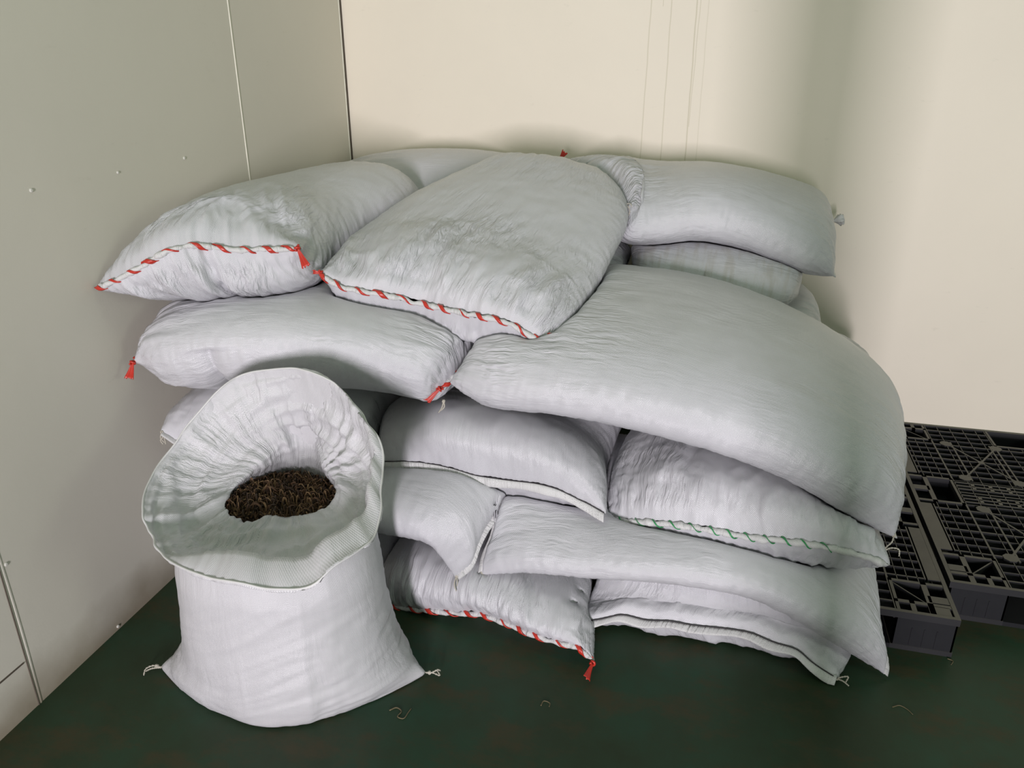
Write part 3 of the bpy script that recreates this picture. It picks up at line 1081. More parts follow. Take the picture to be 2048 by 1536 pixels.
def settle(P, rounds=4, sm=12, gap=0.0025):
    """push points clear of the neighbours, spreading each push softly over the cloth around it"""
    for k in range(rounds):
        Q = push_out(collide_room(P.copy()), gap)
        D = Q - P
        if np.abs(D).max() < 1e-4: return Q
        if k == rounds - 1: return Q
        S = D.copy()
        for _ in range(sm): S = S * 0.25 + 0.75 * lap(S)
        S[:1] *= 0.5; S[-1:] *= 0.5
        m = np.linalg.norm(D, axis=2, keepdims=True) > np.linalg.norm(S, axis=2, keepdims=True)
        P = P + np.where(m, D * 0.6 + S * 0.4, S)
    return P


def hem_clear(vv):
    A_ = push_out(np.array(vv), 0.002)
    A_[:, 2] = np.maximum(A_[:, 2], 0.004)
    return A_


def build_sack(s):
    Q, x, y = sack_target(s)
    Q = settle(Q, 5, 16)
    for (vc, uc, rv, ru, dep, sd) in s.get('dents', []):
        vd = np.linspace(0, 1, NV)[:, None]
        g = np.exp(-np.abs(vd - vc) / rv) * np.exp(-((x[None, :] - uc) / ru) ** 2) * (y[None, :] * sd > 0)
        Q = Q - grid_normals(Q) * (g * dep)[..., None]
    v = np.linspace(0, 1, NV)[:, None]
    laced0 = s['e0'] in ('red', 'green', 'gather_red', 'red_knot'); laced1 = s['e1'] == 'red'
    eU = np.full((NV, NT), s.get('exu', 0.012)) + (0.13 if laced0 else 0.05) * np.exp(-(v / 0.11) ** 1.3) + (0.13 if laced1 else 0.05) * np.exp(-((1 - v) / 0.11) ** 1.3)
    eV = np.full((NV, NT), s.get('exv', 0.012)) + 0.02 * np.exp(-(v / 0.2) ** 2) + 0.02 * np.exp(-((1 - v) / 0.2) ** 2)
    side = np.exp(-((1 - np.abs(x)) / 0.16) ** 2)[None, :]
    eV = eV + 0.05 * side
    for (vc, uc, rv, ru, au, avv) in s.get('creases', []):
        g = np.exp(-((v - vc) / rv) ** 2 - ((x[None, :] - uc) / ru) ** 2) * (y[None, :] > -.2)
        eU = eU + au * g; eV = eV + avv * g
    ao = np.full((NV, NT), 0.006) + 0.012 * (np.exp(-(v / 0.25) ** 2) + np.exp(-((1 - v) / 0.25) ** 2)) + 0.006 * side
    ai = ao * 0.8
    rngc = np.random.default_rng(s['seed'] + 500)
    pat = np.clip(0.5 + 1.6 * vnoise(NV, NT, 4, 6, rngc), 0, 1)
    m = (0.16 + 0.42 * pat) + 0.9 * np.exp(-(v / 0.22) ** 2) * (1 if laced0 else .5) + 0.9 * np.exp(-((1 - v) / 0.22) ** 2) * (1 if laced1 else .5)
    for (vc, uc, rv, ru, k) in s.get('crumple', []):
        m = m + k * np.exp(-((v - vc) / rv) ** 2 - ((x[None, :] - uc) / ru) ** 2)
    m = m * np.clip(v / 0.03, 0, 1) * np.clip((1 - v) / 0.03, 0, 1)
    hgt = crumple(NV, NT, rngc, s.get('skew', 0.0)) * m * 0.0042 * s.get('wr', 1.0)
    for end, lc, kd in ((0, laced0, s['e0']), (1, laced1, s['e1'])):
        if kd != 'none':
            hgt = hgt + fan_folds(x, y, rngc, (8 if kd == 'red_knot' else s.get('nf', 26)) if lc else 10, end, (0.12, s.get('fl', 0.45)) if lc else (0.06, 0.2), 0.0085 * s.get('wr', 1.0) ** 0.5 if lc else 0.005, 0.5)
    Q = Q + grid_normals(Q) * hgt[..., None]
    P = relax(Q, eU, eV, ao, ai, 90 if FINE else 60, s['seed'], kb=s.get('kb', 0.10))
    P = settle(P, 4, 6)
    P = settle(P, 3, 4, 0.005)
    P = push_out(collide_room(P), 0.004)
    o = mesh_from_grid('woven_sack', P, M_STREAK if s['key'] == 'right_upper' else M_SACK, None, m * s.get('wr', 1.0))
    tag(o, LAB[s['key']], 'sack', GROUP)
    rng = np.random.default_rng(s['seed'] + 100)
    new = []
    for end, kind in ((0, s['e0']), (1, s['e1'])):
        if kind == 'none': continue
        C, D = end_rows(P, end, x, y)
        C = smooth_curve(C, 4)
        if kind in ('red', 'green', 'gather_red', 'red_knot'):
            C = smooth_curve(push_out(C.copy(), 0.011), 2)
        if kind == 'sewn':
            vv, ff, uv = strip_mesh(C, D, 0.014, 0.005, rng)
            vv = hem_clear(vv)
            mesh_obj('hem', vv, ff, M_HEM, o, True, uv); new.append((vv, ff))
        elif kind == 'sewn_dark':
            D2 = D * 0.75 + np.array([0, 0, -0.55]); D2 /= np.linalg.norm(D2, axis=1, keepdims=True)
            C2 = C + D * 0.002
            C2 = np.maximum(C2, [[-9, -9, 0.02]])
            vv, ff, uv = strip_mesh(C2, D2, 0.022, 0.005, rng)
            vv = hem_clear(vv)
            mesh_obj('hem', vv, ff, M_HEM, o, True, uv); new.append((vv, ff))
            mb = MB(); mb.tube(C + D * 0.003 + np.array([0, 0, 0.0045]), 0.0019, 6)  # thin dark tube stands in for the shadow gap of the fold
            st = mb.build('hem_shadow_line', M_HEM_SHADOW, o, True); st['label'] = 'dark line drawn in as the hem fold shadow'
        elif kind in ('red', 'green', 'gather_red', 'red_knot'):
            tv, tf = tube_geo(C, np.full(len(C), 0.0115), 9)
            new.append((list(tv), tf))
            lacing(C, D, o, M_GREEN if kind == 'green' else M_RED, rng=rng, thin=kind == 'green', r=0.0072 if kind != 'green' else 0.0085, pitch=0.062 if kind != 'green' else 0.05)
        elif kind == 'knot':
            vv, ff, uv = strip_mesh(C, D, 0.012, 0.005, rng)
            mesh_obj('hem', vv, ff, M_HEM, o, True, uv)
    COLL.append((*grid_bvh(P), P.reshape(-1, 3)))
    for vv, ff in new:
        A_ = np.array(vv)
        f_ = np.array([q for q in ff if len(q) == 4])
        n_ = np.cross(A_[f_[:, 1]] - A_[f_[:, 0]], A_[f_[:, 2]] - A_[f_[:, 0]])
        # winding test on the band: compare with the local centre line
        k_ = 9
        cen = A_.reshape(-1, k_, 3).mean(1)
        sgn = ((A_[f_].mean(1) - cen[f_[:, 0] // k_]) * n_).sum()
        fl = [q if sgn > 0 else q[::-1] for q in ff]
        COLL.append((BVHTree.FromPolygons([tuple(p) for p in A_], fl), A_.min(0), A_.max(0), A_))
    return o, P, x, y

# ------------------------------------------------------------------ the sacks: edge lines (metres), thickness, ends
SPECS = [
 dict(key='bottom_left', av=[0,0.12,0.3,0.5,0.7,0.88,1], A=[[-1.64,1.83,0.06],[-1.64,1.95,0.1],[-1.65,2.1,0.1],[-1.66,2.3,0.1],[-1.66,2.5,0.1],[-1.66,2.7,0.1],[-1.66,2.85,0.08]], bv=[0,0.12,0.3,0.5,0.7,0.88,1], B=[[-0.97,1.86,0.05],[-0.94,1.98,0.1],[-0.95,2.1,0.1],[-0.96,2.3,0.1],[-0.96,2.5,0.1],[-0.96,2.7,0.1],[-0.97,2.85,0.08]], T=0.105, Bo=0.095, e0='sewn', e1='none', seed=19),
 dict(key='bottom_front', av=[0,0.12,0.3,0.5,0.7,0.88,1], A=[[-0.951,1.84,-0.005],[-0.943,1.87,0.081],[-0.95,2.05,0.1],[-0.95,2.25,0.1],[-0.94,2.5,0.1],[-0.93,2.7,0.1],[-0.93,2.85,0.08]], bv=[0,0.12,0.3,0.5,0.7,0.88,1], B=[[-0.232,1.715,0.032],[-0.247,1.81,0.057],[-0.29,2.0,0.09],[-0.31,2.25,0.1],[-0.3,2.5,0.1],[-0.31,2.7,0.1],[-0.31,2.82,0.08]], T=0.105, Bo=0.09, E0=[[-0.951,1.84,-0.005],[-0.84,1.82,0.015],[-0.751,1.81,0.031],[-0.679,1.8,0.046],[-0.6,1.79,0.066],[-0.497,1.77,0.066],[-0.427,1.75,0.063],[-0.354,1.735,0.062],[-0.262,1.72,0.059],[-0.232,1.715,0.032]], e0='red', e1='none', seed=16, r0=0.22, lean0=0.02),
 dict(key='bottom_right', av=[0,0.12,0.3,0.5,0.7,0.88,1], A=[[-0.325,1.83,0.055],[-0.293,1.92,0.053],[-0.25,2.08,0.2],[-0.25,2.3,0.2],[-0.28,2.55,0.2],[-0.27,2.75,0.2],[-0.26,2.9,0.19]], bv=[0,0.12,0.3,0.5,0.7,0.88,1], B=[[0.425,1.84,0.011],[0.463,1.93,0.028],[0.43,2.08,0.19],[0.43,2.3,0.2],[0.42,2.55,0.2],[0.41,2.75,0.2],[0.4,2.9,0.19]], T=0.1, Bo=0.07, E0=[[-0.325,1.83,0.055],[-0.24,1.84,0.074],[-0.177,1.86,0.088],[-0.101,1.86,0.084],[-0.043,1.86,0.094],[0.03,1.86,0.094],[0.101,1.87,0.092],[0.188,1.88,0.085],[0.258,1.87,0.071],[0.309,1.87,0.065],[0.361,1.85,0.04],[0.425,1.84,0.011]], e0='sewn_dark', e1='none', seed=17, r0=0.25, lean0=0.01),
 dict(key='second_left', av=[0,0.12,0.3,0.5,0.7,0.88,1], A=[[-1.63,1.88,0.28],[-1.5,1.86,0.29],[-1.3,1.85,0.29],[-1.1,1.82,0.28],[-0.881,1.76,0.339],[-0.709,1.745,0.321],[-0.661,1.78,0.187]], bv=[0,0.12,0.3,0.5,0.7,0.88,1], B=[[-1.66,2.35,0.3],[-1.55,2.45,0.31],[-1.3,2.5,0.32],[-1.1,2.5,0.32],[-0.85,2.48,0.33],[-0.7,2.42,0.36],[-0.59,2.38,0.4]], T=0.12, Bo=0.1, E1=[[-0.661,1.78,0.187],[-0.617,1.8,0.235],[-0.608,1.83,0.272],[-0.592,1.88,0.316],[-0.574,1.92,0.344],[-0.56,1.96,0.38],[-0.575,2.15,0.41],[-0.59,2.38,0.4]], e0='none', e1='sewn', seed=14, r1=0.16, wr=0.6),
 dict(key='second_right', av=[0,0.12,0.3,0.5,0.7,0.88,1], A=[[-0.592,1.82,0.182],[-0.467,1.79,0.245],[-0.263,1.775,0.276],[-0.021,1.78,0.298],[0.201,1.8,0.27],[0.426,1.85,0.125],[0.547,1.89,0.015]], bv=[0,0.12,0.3,0.5,0.7,0.88,1], B=[[-0.46,2.4,0.37],[-0.4,2.42,0.37],[-0.25,2.45,0.37],[0.0,2.45,0.35],[0.25,2.4,0.31],[0.44,2.25,0.25],[0.519,2.1,0.197]], T=0.09, Bo=0.09, E0=[[-0.592,1.82,0.182],[-0.591,1.83,0.205],[-0.574,1.88,0.272],[-0.562,1.92,0.332],[-0.551,1.97,0.372],[-0.5,2.2,0.39],[-0.46,2.4,0.37]], E1=[[0.547,1.89,0.015],[0.544,1.9,0.062],[0.526,1.93,0.105],[0.519,1.97,0.15],[0.513,2.03,0.191],[0.519,2.1,0.197]], e0='sewn', e1='sewn', seed=15, r0=0.16, r1=0.2, wr=0.6),
 dict(key='third_left', av=[0,0.12,0.3,0.5,0.7,0.88,1], A=[[-1.577,1.75,0.565],[-1.604,1.83,0.572],[-1.63,2.05,0.58],[-1.64,2.3,0.57],[-1.65,2.5,0.56],[-1.65,2.75,0.55],[-1.65,2.95,0.54]], bv=[0,0.12,0.3,0.5,0.7,0.88,1], B=[[-0.946,1.95,0.389],[-1.014,2.03,0.429],[-1.03,2.2,0.52],[-1.0,2.4,0.52],[-0.99,2.6,0.52],[-0.98,2.8,0.52],[-0.98,2.95,0.5]], T=0.14, Bo=0.12, E0=[[-1.577,1.75,0.565],[-1.475,1.78,0.491],[-1.27,1.83,0.451],[-1.073,1.9,0.416],[-0.946,1.95,0.389]], e0='sewn', e1='none', seed=11),
 dict(key='third_middle', av=[0,0.12,0.3,0.5,0.7,0.88,1], A=[[-0.961,1.97,0.434],[-0.994,2.03,0.467],[-1.049,2.2,0.456],[-0.93,2.4,0.5],[-0.92,2.6,0.5],[-0.9,2.85,0.48],[-0.88,2.98,0.46]], bv=[0,0.12,0.3,0.5,0.7,0.88,1], B=[[-0.243,1.895,0.4],[-0.254,1.98,0.421],[-0.279,2.15,0.422],[-0.26,2.4,0.48],[-0.27,2.62,0.48],[-0.28,2.82,0.47],[-0.3,2.95,0.45]], T=[0.18,0.18,0.18,0.14,0.07,0.05,0.05], Bo=0.1, E0=[[-0.961,1.97,0.434],[-0.83,1.95,0.459],[-0.721,1.93,0.464],[-0.633,1.92,0.457],[-0.511,1.91,0.46],[-0.415,1.9,0.464],[-0.347,1.91,0.436],[-0.289,1.905,0.416],[-0.243,1.895,0.4]], e0='sewn_dark', e1='none', seed=12, lean0=0.03, wr=0.5),
 dict(key='third_right', av=[0,0.12,0.3,0.5,0.7,0.88,1], A=[[-0.251,1.965,0.354],[-0.258,2.04,0.387],[-0.247,2.2,0.445],[-0.21,2.42,0.48],[-0.21,2.62,0.48],[-0.2,2.82,0.47],[-0.2,2.95,0.45]], bv=[0,0.12,0.3,0.5,0.7,0.88,1], B=[[0.508,1.9,0.36],[0.504,1.98,0.345],[0.498,2.15,0.32],[0.5,2.4,0.37],[0.5,2.62,0.38],[0.49,2.82,0.39],[0.48,2.95,0.38]], T=[0.17,0.17,0.17,0.13,0.06,0.04,0.04], Bo=0.1, E0=[[-0.251,1.965,0.354],[-0.229,1.955,0.355],[-0.136,1.92,0.38],[-0.039,1.9,0.397],[0.049,1.89,0.402],[0.145,1.88,0.402],[0.226,1.87,0.411],[0.334,1.87,0.409],[0.427,1.88,0.393],[0.508,1.9,0.36]], e0='green', e1='none', seed=13, lean0=0.03, wr=0.8, crumple=[(0.1,-0.8,0.2,0.3,1.5)]),
 dict(key='right_rear', av=[0,0.12,0.3,0.5,0.7,0.88,1], A=[[-0.45,2.55,0.62],[-0.35,2.5,0.62],[-0.15,2.48,0.6],[0.08,2.47,0.58],[0.3,2.47,0.55],[0.48,2.48,0.53],[0.58,2.5,0.5]], bv=[0,0.12,0.3,0.5,0.7,0.88,1], B=[[-0.45,3.1,0.62],[-0.35,3.2,0.62],[-0.15,3.24,0.62],[0.08,3.24,0.6],[0.3,3.2,0.59],[0.48,3.15,0.58],[0.58,3.02,0.56]], T=[0.05,0.05,0.05,0.05,0.06,0.08,0.09], Bo=0.06, e0='none', e1='sewn', seed=9),
 dict(key='right_corner', av=[0,0.12,0.3,0.5,0.7,0.88,1], A=[[-0.75,2.8,0.72],[-0.65,2.73,0.74],[-0.4,2.68,0.74],[-0.15,2.68,0.73],[0.1,2.7,0.72],[0.3,2.75,0.7],[0.38,2.85,0.69]], bv=[0,0.12,0.3,0.5,0.7,0.88,1], B=[[-0.75,3.2,0.74],[-0.65,3.3,0.74],[-0.4,3.34,0.74],[-0.15,3.34,0.74],[0.1,3.33,0.73],[0.3,3.28,0.72],[0.38,3.15,0.71]], T=[0.03,0.03,0.04,0.05,0.07,0.1,0.11], Bo=0.06, e0='none', e1='sewn', seed=8),
 dict(key='fourth_left', av=[0,0.12,0.3,0.5,0.7,0.88,1], A=[[-1.596,1.72,0.798],[-1.487,1.7,0.824],[-1.312,1.71,0.857],[-1.095,1.76,0.86],[-0.904,1.82,0.818],[-0.764,1.87,0.754],[-0.739,1.92,0.719]], bv=[0,0.12,0.3,0.5,0.7,0.88,1], B=[[-1.63,2.12,0.8],[-1.55,2.25,0.81],[-1.4,2.36,0.82],[-1.2,2.42,0.82],[-0.98,2.44,0.82],[-0.78,2.42,0.82],[-0.68,2.36,0.82]], T=0.13, Bo=[0.13,0.17,0.19,0.18,0.16,0.14,0.12], E0=[[-1.596,1.72,0.798],[-1.62,1.85,0.82],[-1.63,2.0,0.82],[-1.63,2.12,0.8]], E1=[[-0.739,1.92,0.722],[-0.714,1.96,0.749],[-0.704,2.02,0.755],[-0.698,2.1,0.775],[-0.709,2.2,0.782],[-0.68,2.36,0.82]], e0='gather_red', e1='red', seed=10, r0=0.2, r1=0.14, wr=0.6, crumple=[(0.1,-0.5,0.2,1.0,1.2),(0.9,-0.5,0.12,1,1.0)], dents=[(0.27,-0.8,0.03,0.5,0.03,-1)]),
 dict(key='big_right', av=[0,0.12,0.3,0.5,0.7,0.88,1], A=[[-0.7,1.9,0.753],[-0.597,1.86,0.739],[-0.356,1.83,0.748],[-0.068,1.82,0.717],[0.197,1.85,0.638],[0.411,1.9,0.514],[0.516,1.95,0.417]], bv=[0,0.12,0.3,0.5,0.7,0.88,1], B=[[-0.6,2.4,0.87],[-0.5,2.55,0.9],[-0.25,2.66,0.88],[0.0,2.66,0.85],[0.25,2.62,0.77],[0.45,2.55,0.66],[0.567,2.45,0.569]], T=0.15, Bo=0.12, E0=[[-0.7,1.9,0.753],[-0.673,2.0,0.78],[-0.637,2.15,0.782],[-0.6,2.4,0.87]], E1=[[0.516,1.95,0.417],[0.515,2.0,0.438],[0.513,2.1,0.467],[0.538,2.3,0.506],[0.567,2.45,0.569]], e0='none', e1='sewn', seed=7, r0=0.2, r1=0.16, wr=0.6, crumple=[(0.08,-0.2,0.2,1.5,2.4)]),
 dict(key='right_upper', av=[0,0.12,0.3,0.5,0.7,0.88,1], A=[[-0.295,2.8,0.88],[-0.28,2.72,0.88],[-0.2,2.66,0.88],[-0.06,2.62,0.87],[0.12,2.66,0.85],[0.24,2.74,0.83],[0.28,2.84,0.82]], bv=[0,0.12,0.3,0.5,0.7,0.88,1], B=[[-0.295,3.05,0.9],[-0.28,3.15,0.91],[-0.2,3.22,0.92],[-0.06,3.26,0.91],[0.12,3.22,0.89],[0.24,3.15,0.86],[0.28,3.05,0.84]], T=0.12, Bo=0.05, e0='none', e1='none', seed=5),
 dict(key='under_top', av=[0,0.12,0.3,0.5,0.7,0.88,1], A=[[-1.0,2.78,0.88],[-0.95,2.72,0.88],[-0.85,2.68,0.89],[-0.74,2.65,0.9],[-0.55,2.66,0.91],[-0.4,2.68,0.91],[-0.33,2.74,0.91]], bv=[0,0.12,0.3,0.5,0.7,0.88,1], B=[[-1.0,3.0,0.9],[-0.95,3.06,0.9],[-0.85,3.1,0.91],[-0.74,3.17,0.92],[-0.55,3.16,0.92],[-0.4,3.1,0.92],[-0.33,3.0,0.92]], T=0.08, Bo=0.08, e0='none', e1='none', seed=6),
 dict(key='rear_left', av=[0,0.12,0.3,0.5,0.7,0.88,1], A=[[-1.64,3.0,0.98],[-1.56,2.95,1.0],[-1.4,2.9,1.04],[-1.2,2.9,1.06],[-1.0,2.92,1.06],[-0.8,2.98,1.02],[-0.68,3.05,1.0]], bv=[0,0.12,0.3,0.5,0.7,0.88,1], B=[[-1.66,3.35,1.0],[-1.58,3.39,1.04],[-1.4,3.41,1.08],[-1.2,3.42,1.09],[-1.0,3.42,1.08],[-0.8,3.4,1.06],[-0.68,3.35,1.03]], T=0.2, Bo=[0.26,0.26,0.24,0.16,0.08,0.06,0.06], e0='none', e1='none', seed=3),
 dict(key='top_left', av=[0,0.12,0.3,0.5,0.7,0.88,1], A=[[-1.655,1.7,1.013],[-1.64,1.84,1.03],[-1.64,2.05,1.05],[-1.64,2.28,1.06],[-1.62,2.5,1.05],[-1.55,2.72,1.04],[-1.48,2.86,1.02]], bv=[0,0.12,0.3,0.5,0.7,0.88,1], B=[[-1.125,1.9,1.11],[-1.133,2.0,1.035],[-1.16,2.17,1.03],[-1.16,2.4,1.03],[-1.1,2.64,1.06],[-1.11,2.8,1.07],[-1.2,2.9,1.06]], T=0.21, Bo=0.12, E0=[[-1.655,1.7,1.013],[-1.628,1.7,1.022],[-1.538,1.71,1.06],[-1.452,1.74,1.108],[-1.409,1.76,1.127],[-1.369,1.79,1.128],[-1.296,1.83,1.113],[-1.206,1.87,1.109],[-1.125,1.9,1.11]], e0='red', e1='none', seed=1, lean0=0.06, r0=0.3, wr=1.2, skew=-0.35, crumple=[(0.2,0.2,0.2,0.6,1.2)], dents=[(0.1,0.15,0.06,0.05,0.03,-1)]),
 dict(key='top_right', av=[0,0.12,0.3,0.5,0.7,0.88,1], A=[[-0.323,2.72,1.137],[-0.311,2.68,1.07],[-0.224,2.7,1.058],[-0.075,2.72,1.082],[0.094,2.76,1.048],[0.303,2.8,0.956],[0.392,2.85,0.902]], bv=[0,0.12,0.3,0.5,0.7,0.88,1], B=[[-0.646,3.1,1.239],[-0.52,3.28,1.16],[-0.32,3.37,1.12],[-0.08,3.4,1.1],[0.14,3.4,1.07],[0.31,3.36,1.04],[0.404,3.25,1.027]], T=0.16, Bo=0.1, E0=[[-0.323,2.72,1.137],[-0.379,2.8,1.188],[-0.499,2.95,1.22],[-0.646,3.1,1.239]], E1=[[0.392,2.85,0.902],[0.389,2.95,0.937],[0.386,3.1,0.98],[0.404,3.25,1.027]], e0='red_knot', e1='knot', seed=4, r0=0.16, r1=0.2),
 dict(key='top_centre', av=[0,0.12,0.3,0.5,0.7,0.88,1], A=[[-1.109,1.96,1.034],[-1.13,2.1,1.036],[-1.153,2.3,1.055],[-1.093,2.5,1.117],[-1.008,2.7,1.165],[-0.921,2.88,1.198],[-0.95,3.0,1.17]], bv=[0,0.12,0.3,0.5,0.7,0.88,1], B=[[-0.439,1.99,0.862],[-0.393,2.08,0.9],[-0.361,2.25,0.942],[-0.33,2.48,1.031],[-0.318,2.68,1.104],[-0.375,2.84,1.146],[-0.47,3.0,1.17]], T=0.13, Bo=0.14, E0=[[-1.109,1.96,1.034],[-1.07,1.965,1.002],[-1.025,1.97,0.988],[-0.926,1.985,0.976],[-0.83,2.02,0.948],[-0.728,2.0,0.938],[-0.663,1.99,0.932],[-0.6,1.98,0.93],[-0.536,1.98,0.917],[-0.491,1.98,0.892],[-0.439,1.99,0.862]], e0='red', e1='none', seed=2, lean0=0.07, r0=0.3, wr=1.1, skew=0.12, nf=44, fl=0.7, crumple=[(0.3,0.1,0.25,0.6,1.0)]),
]
RIM = [[-0.775,1.14,0.591],[-0.828,1.13,0.59],[-0.879,1.12,0.6],[-0.977,1.13,0.591],[-1.05,1.15,0.583],[-1.113,1.18,0.572],[-1.186,1.23,0.573],[-1.237,1.27,0.582],[-1.273,1.31,0.6],[-1.311,1.38,0.619],[-1.323,1.47,0.651],[-1.297,1.54,0.709],[-1.253,1.59,0.772],[-1.179,1.63,0.828],[-1.108,1.64,0.845],[-0.997,1.64,0.856],[-0.921,1.63,0.84],[-0.847,1.6,0.804],[-0.789,1.56,0.773],[-0.75,1.53,0.757],[-0.717,1.48,0.719],[-0.699,1.42,0.692],[-0.671,1.34,0.656],[-0.661,1.29,0.642],[-0.675,1.23,0.641],[-0.707,1.18,0.63],[-0.734,1.15,0.603]]
NECK = [[-1.012,1.419,0.545],[-1.042,1.387,0.545],[-1.083,1.391,0.55],[-1.151,1.463,0.56],[-1.149,1.516,0.575],[-1.127,1.567,0.59],[-1.068,1.651,0.61],[-1.024,1.668,0.615],[-0.956,1.604,0.6],[-0.865,1.499,0.575],[-0.896,1.471,0.555]]
STALKS = [([[-0.728, 1.426], [-0.714, 1.44], [-0.696, 1.431], [-0.699, 1.412], [-0.683, 1.409], [-0.677, 1.436], [-0.675, 1.447]], 0.0018, 'curled pale scrap on the green floor just right of the open sack base'), ([[-0.346, 1.546], [-0.342, 1.564], [-0.324, 1.559], [-0.324, 1.548]], 0.0016, 'tiny bent scrap on the floor in front of the red-tailed bottom sack'), ([[0.553, 1.782], [0.574, 1.793], [0.59, 1.783], [0.6, 1.768]], 0.0014, 'thin curved scrap on the floor in front of the pallets'), ([[0.738, 2.021], [0.75, 2.015], [0.742, 1.996]], 0.0014, 'tiny hooked scrap beside the pallet corner')]

SACK = {}
ORDER = ['top_centre', 'top_left', 'top_right', 'rear_left', 'big_right', 'fourth_left', 'right_upper', 'under_top', 'right_corner', 'right_rear', 'third_right', 'third_middle', 'third_left',
         'second_right', 'second_left', 'bottom_right', 'bottom_front', 'bottom_left']
_by = {s['key']: s for s in SPECS}
for _k in ORDER:
    SACK[_k] = build_sack(_by[_k])

# ------------------------------------------------------------------ loose ends and ties
ENDS = {}
for _k, (o, P, x, y) in SACK.items():
    for e in (0, 1):
        C, D = end_rows(P, e, x, y)
        C = smooth_curve(C, 4)
        ENDS[_k, e, 'A'] = (C[0], D[0]); ENDS[_k, e, 'B'] = (C[-1], D[-1])


def tail(key, e, side, d, length, w0=0.006, w1=0.026, mat=M_RED, off=(0, 0, 0), seed=0):
    p, D = ENDS[key, e, side]
    ribbon_tail(p + np.array(off), d, length, w0, w1, SACK[key][0], mat, seed)


tail('top_left', 0, 'B', (0.42, -0.15, -0.75), 0.055, off=(0.0, -0.012, 0.004), seed=1)
tail('top_centre', 0, 'B', (0.35, 0.05, 0.85), 0.032, 0.006, 0.012, off=(0, -0.01, 0.004), seed=2)
tail('top_centre', 0, 'A', (-0.8, -0.3, 0.2), 0.022, 0.006, 0.014, seed=3)
tail('fourth_left', 0, 'A', (-0.05, -0.45, -0.8), 0.045, 0.008, 0.026, off=(0, -0.008, -0.004), seed=4)
tail('fourth_left', 1, 'A', (-0.72, -0.35, -0.72), 0.052, 0.006, 0.022, off=(0.0, -0.01, 0.0), seed=5)
tail('bottom_front', 0, 'B', (-0.12, -0.97, -0.1), 0.055, 0.007, 0.024, off=(0.0, -0.012, -0.003), seed=6)
tail('top_right', 0, 'B', (0.55, -0.1, 0.75), 0.035, 0.01, 0.026, off=(0, -0.01, 0.014), seed=7)
tail('third_right', 0, 'A', (-0.95, -0.2, -0.12), 0.045, 0.008, 0.005, M_GREEN, off=(0.0, -0.012, 0.0), seed=8)


def tie(key, e, side, rel, seed=0, off=(0, 0, 0), r=0.0014, floor=0.004):
    p, D = ENDS[key, e, side]
    p = p + np.array(off)
    paths = []
    for q in rel:
        pts = [p + np.array(a) for a in q]
        pts = [np.array([a[0], a[1], max(a[2], floor)]) for a in pts]
        paths.append(pts)
    tie_string(paths, SACK[key][0], r, p, seed=seed)


tie('big_right', 1, 'A', [[(0, 0, 0), (-.004, -.012, -.012), (-.016, -.014, -.03), (-.024, -.016, -.052)], [(-.02, -.016, -.04), (-.004, -.018, -.028), (.014, -.018, -.03), (.018, -.018, -.05)],
                           [(-.02, -.016, -.045), (-.012, -.018, -.06), (-.006, -.018, -.078)]], 1)
tie('second_left', 1, 'A', [[(0, 0, 0), (-.004, -.01, -.015), (-.003, -.012, -.03), (.002, -.012, -.044)], [(0, 0, 0), (.006, -.012, -.012), (.004, -.014, -.024)]], 2)
tie('second_right', 0, 'A', [[(0, 0, 0), (.012, -.014, -.008), (.018, -.016, -.018), (.012, -.018, -.026)], [(0, 0, 0), (.006, -.012, -.012), (.016, -.016, -.03)]], 3)
tie('bottom_right', 0, 'B', [[(0, 0, 0), (.012, -.004, .012), (.026, -.006, .018), (.022, -.01, .002)], [(0, 0, 0), (.014, -.01, .004), (.03, -.016, -.004)]], 4)
tie('bottom_right', 0, 'A', [[(0, 0, 0), (-.012, -.006, .004), (-.016, -.01, -.008), (-.006, -.012, -.012)], [(0, 0, 0), (-.008, -.008, -.012), (.004, -.012, -.018)]], 5)
tie('third_left', 0, 'A', [[(0, 0, 0), (.004, -.006, -.014), (-.004, -.008, -.024), (.004, -.01, -.036)], [(0, 0, 0), (.01, -.006, -.02), (.014, -.01, -.034)], [(0, 0, 0), (-.004, -.006, -.016), (.008, -.008, -.03)]], 6)
tie('third_left', 0, 'B', [[(0, 0, 0), (.014, -.008, -.006), (.022, -.012, -.02)], [(0, 0, 0), (.01, -.01, -.012), (.014, -.012, -.03)]], 7)
tie('fourth_left', 1, 'A', [[(0, 0, 0), (.004, -.006, -.014), (-.006, -.008, -.026)], [(0, 0, 0), (-.004, -.006, -.018), (-.014, -.008, -.034)]], 8, off=(0.012, -0.012, -0.035))
tie('top_right', 0, 'A', [[(0, 0, 0), (-.01, -.008, .01), (.008, -.012, .012), (.012, -.014, .002)], [(0, 0, 0), (.006, -.012, -.012), (.002, -.014, -.03), (.004, -.014, -.05)]], 9)
tie('right_rear', 1, 'A', [[(0, 0, 0), (.006, -.004, -.02), (.002, -.006, -.05)]], 10)


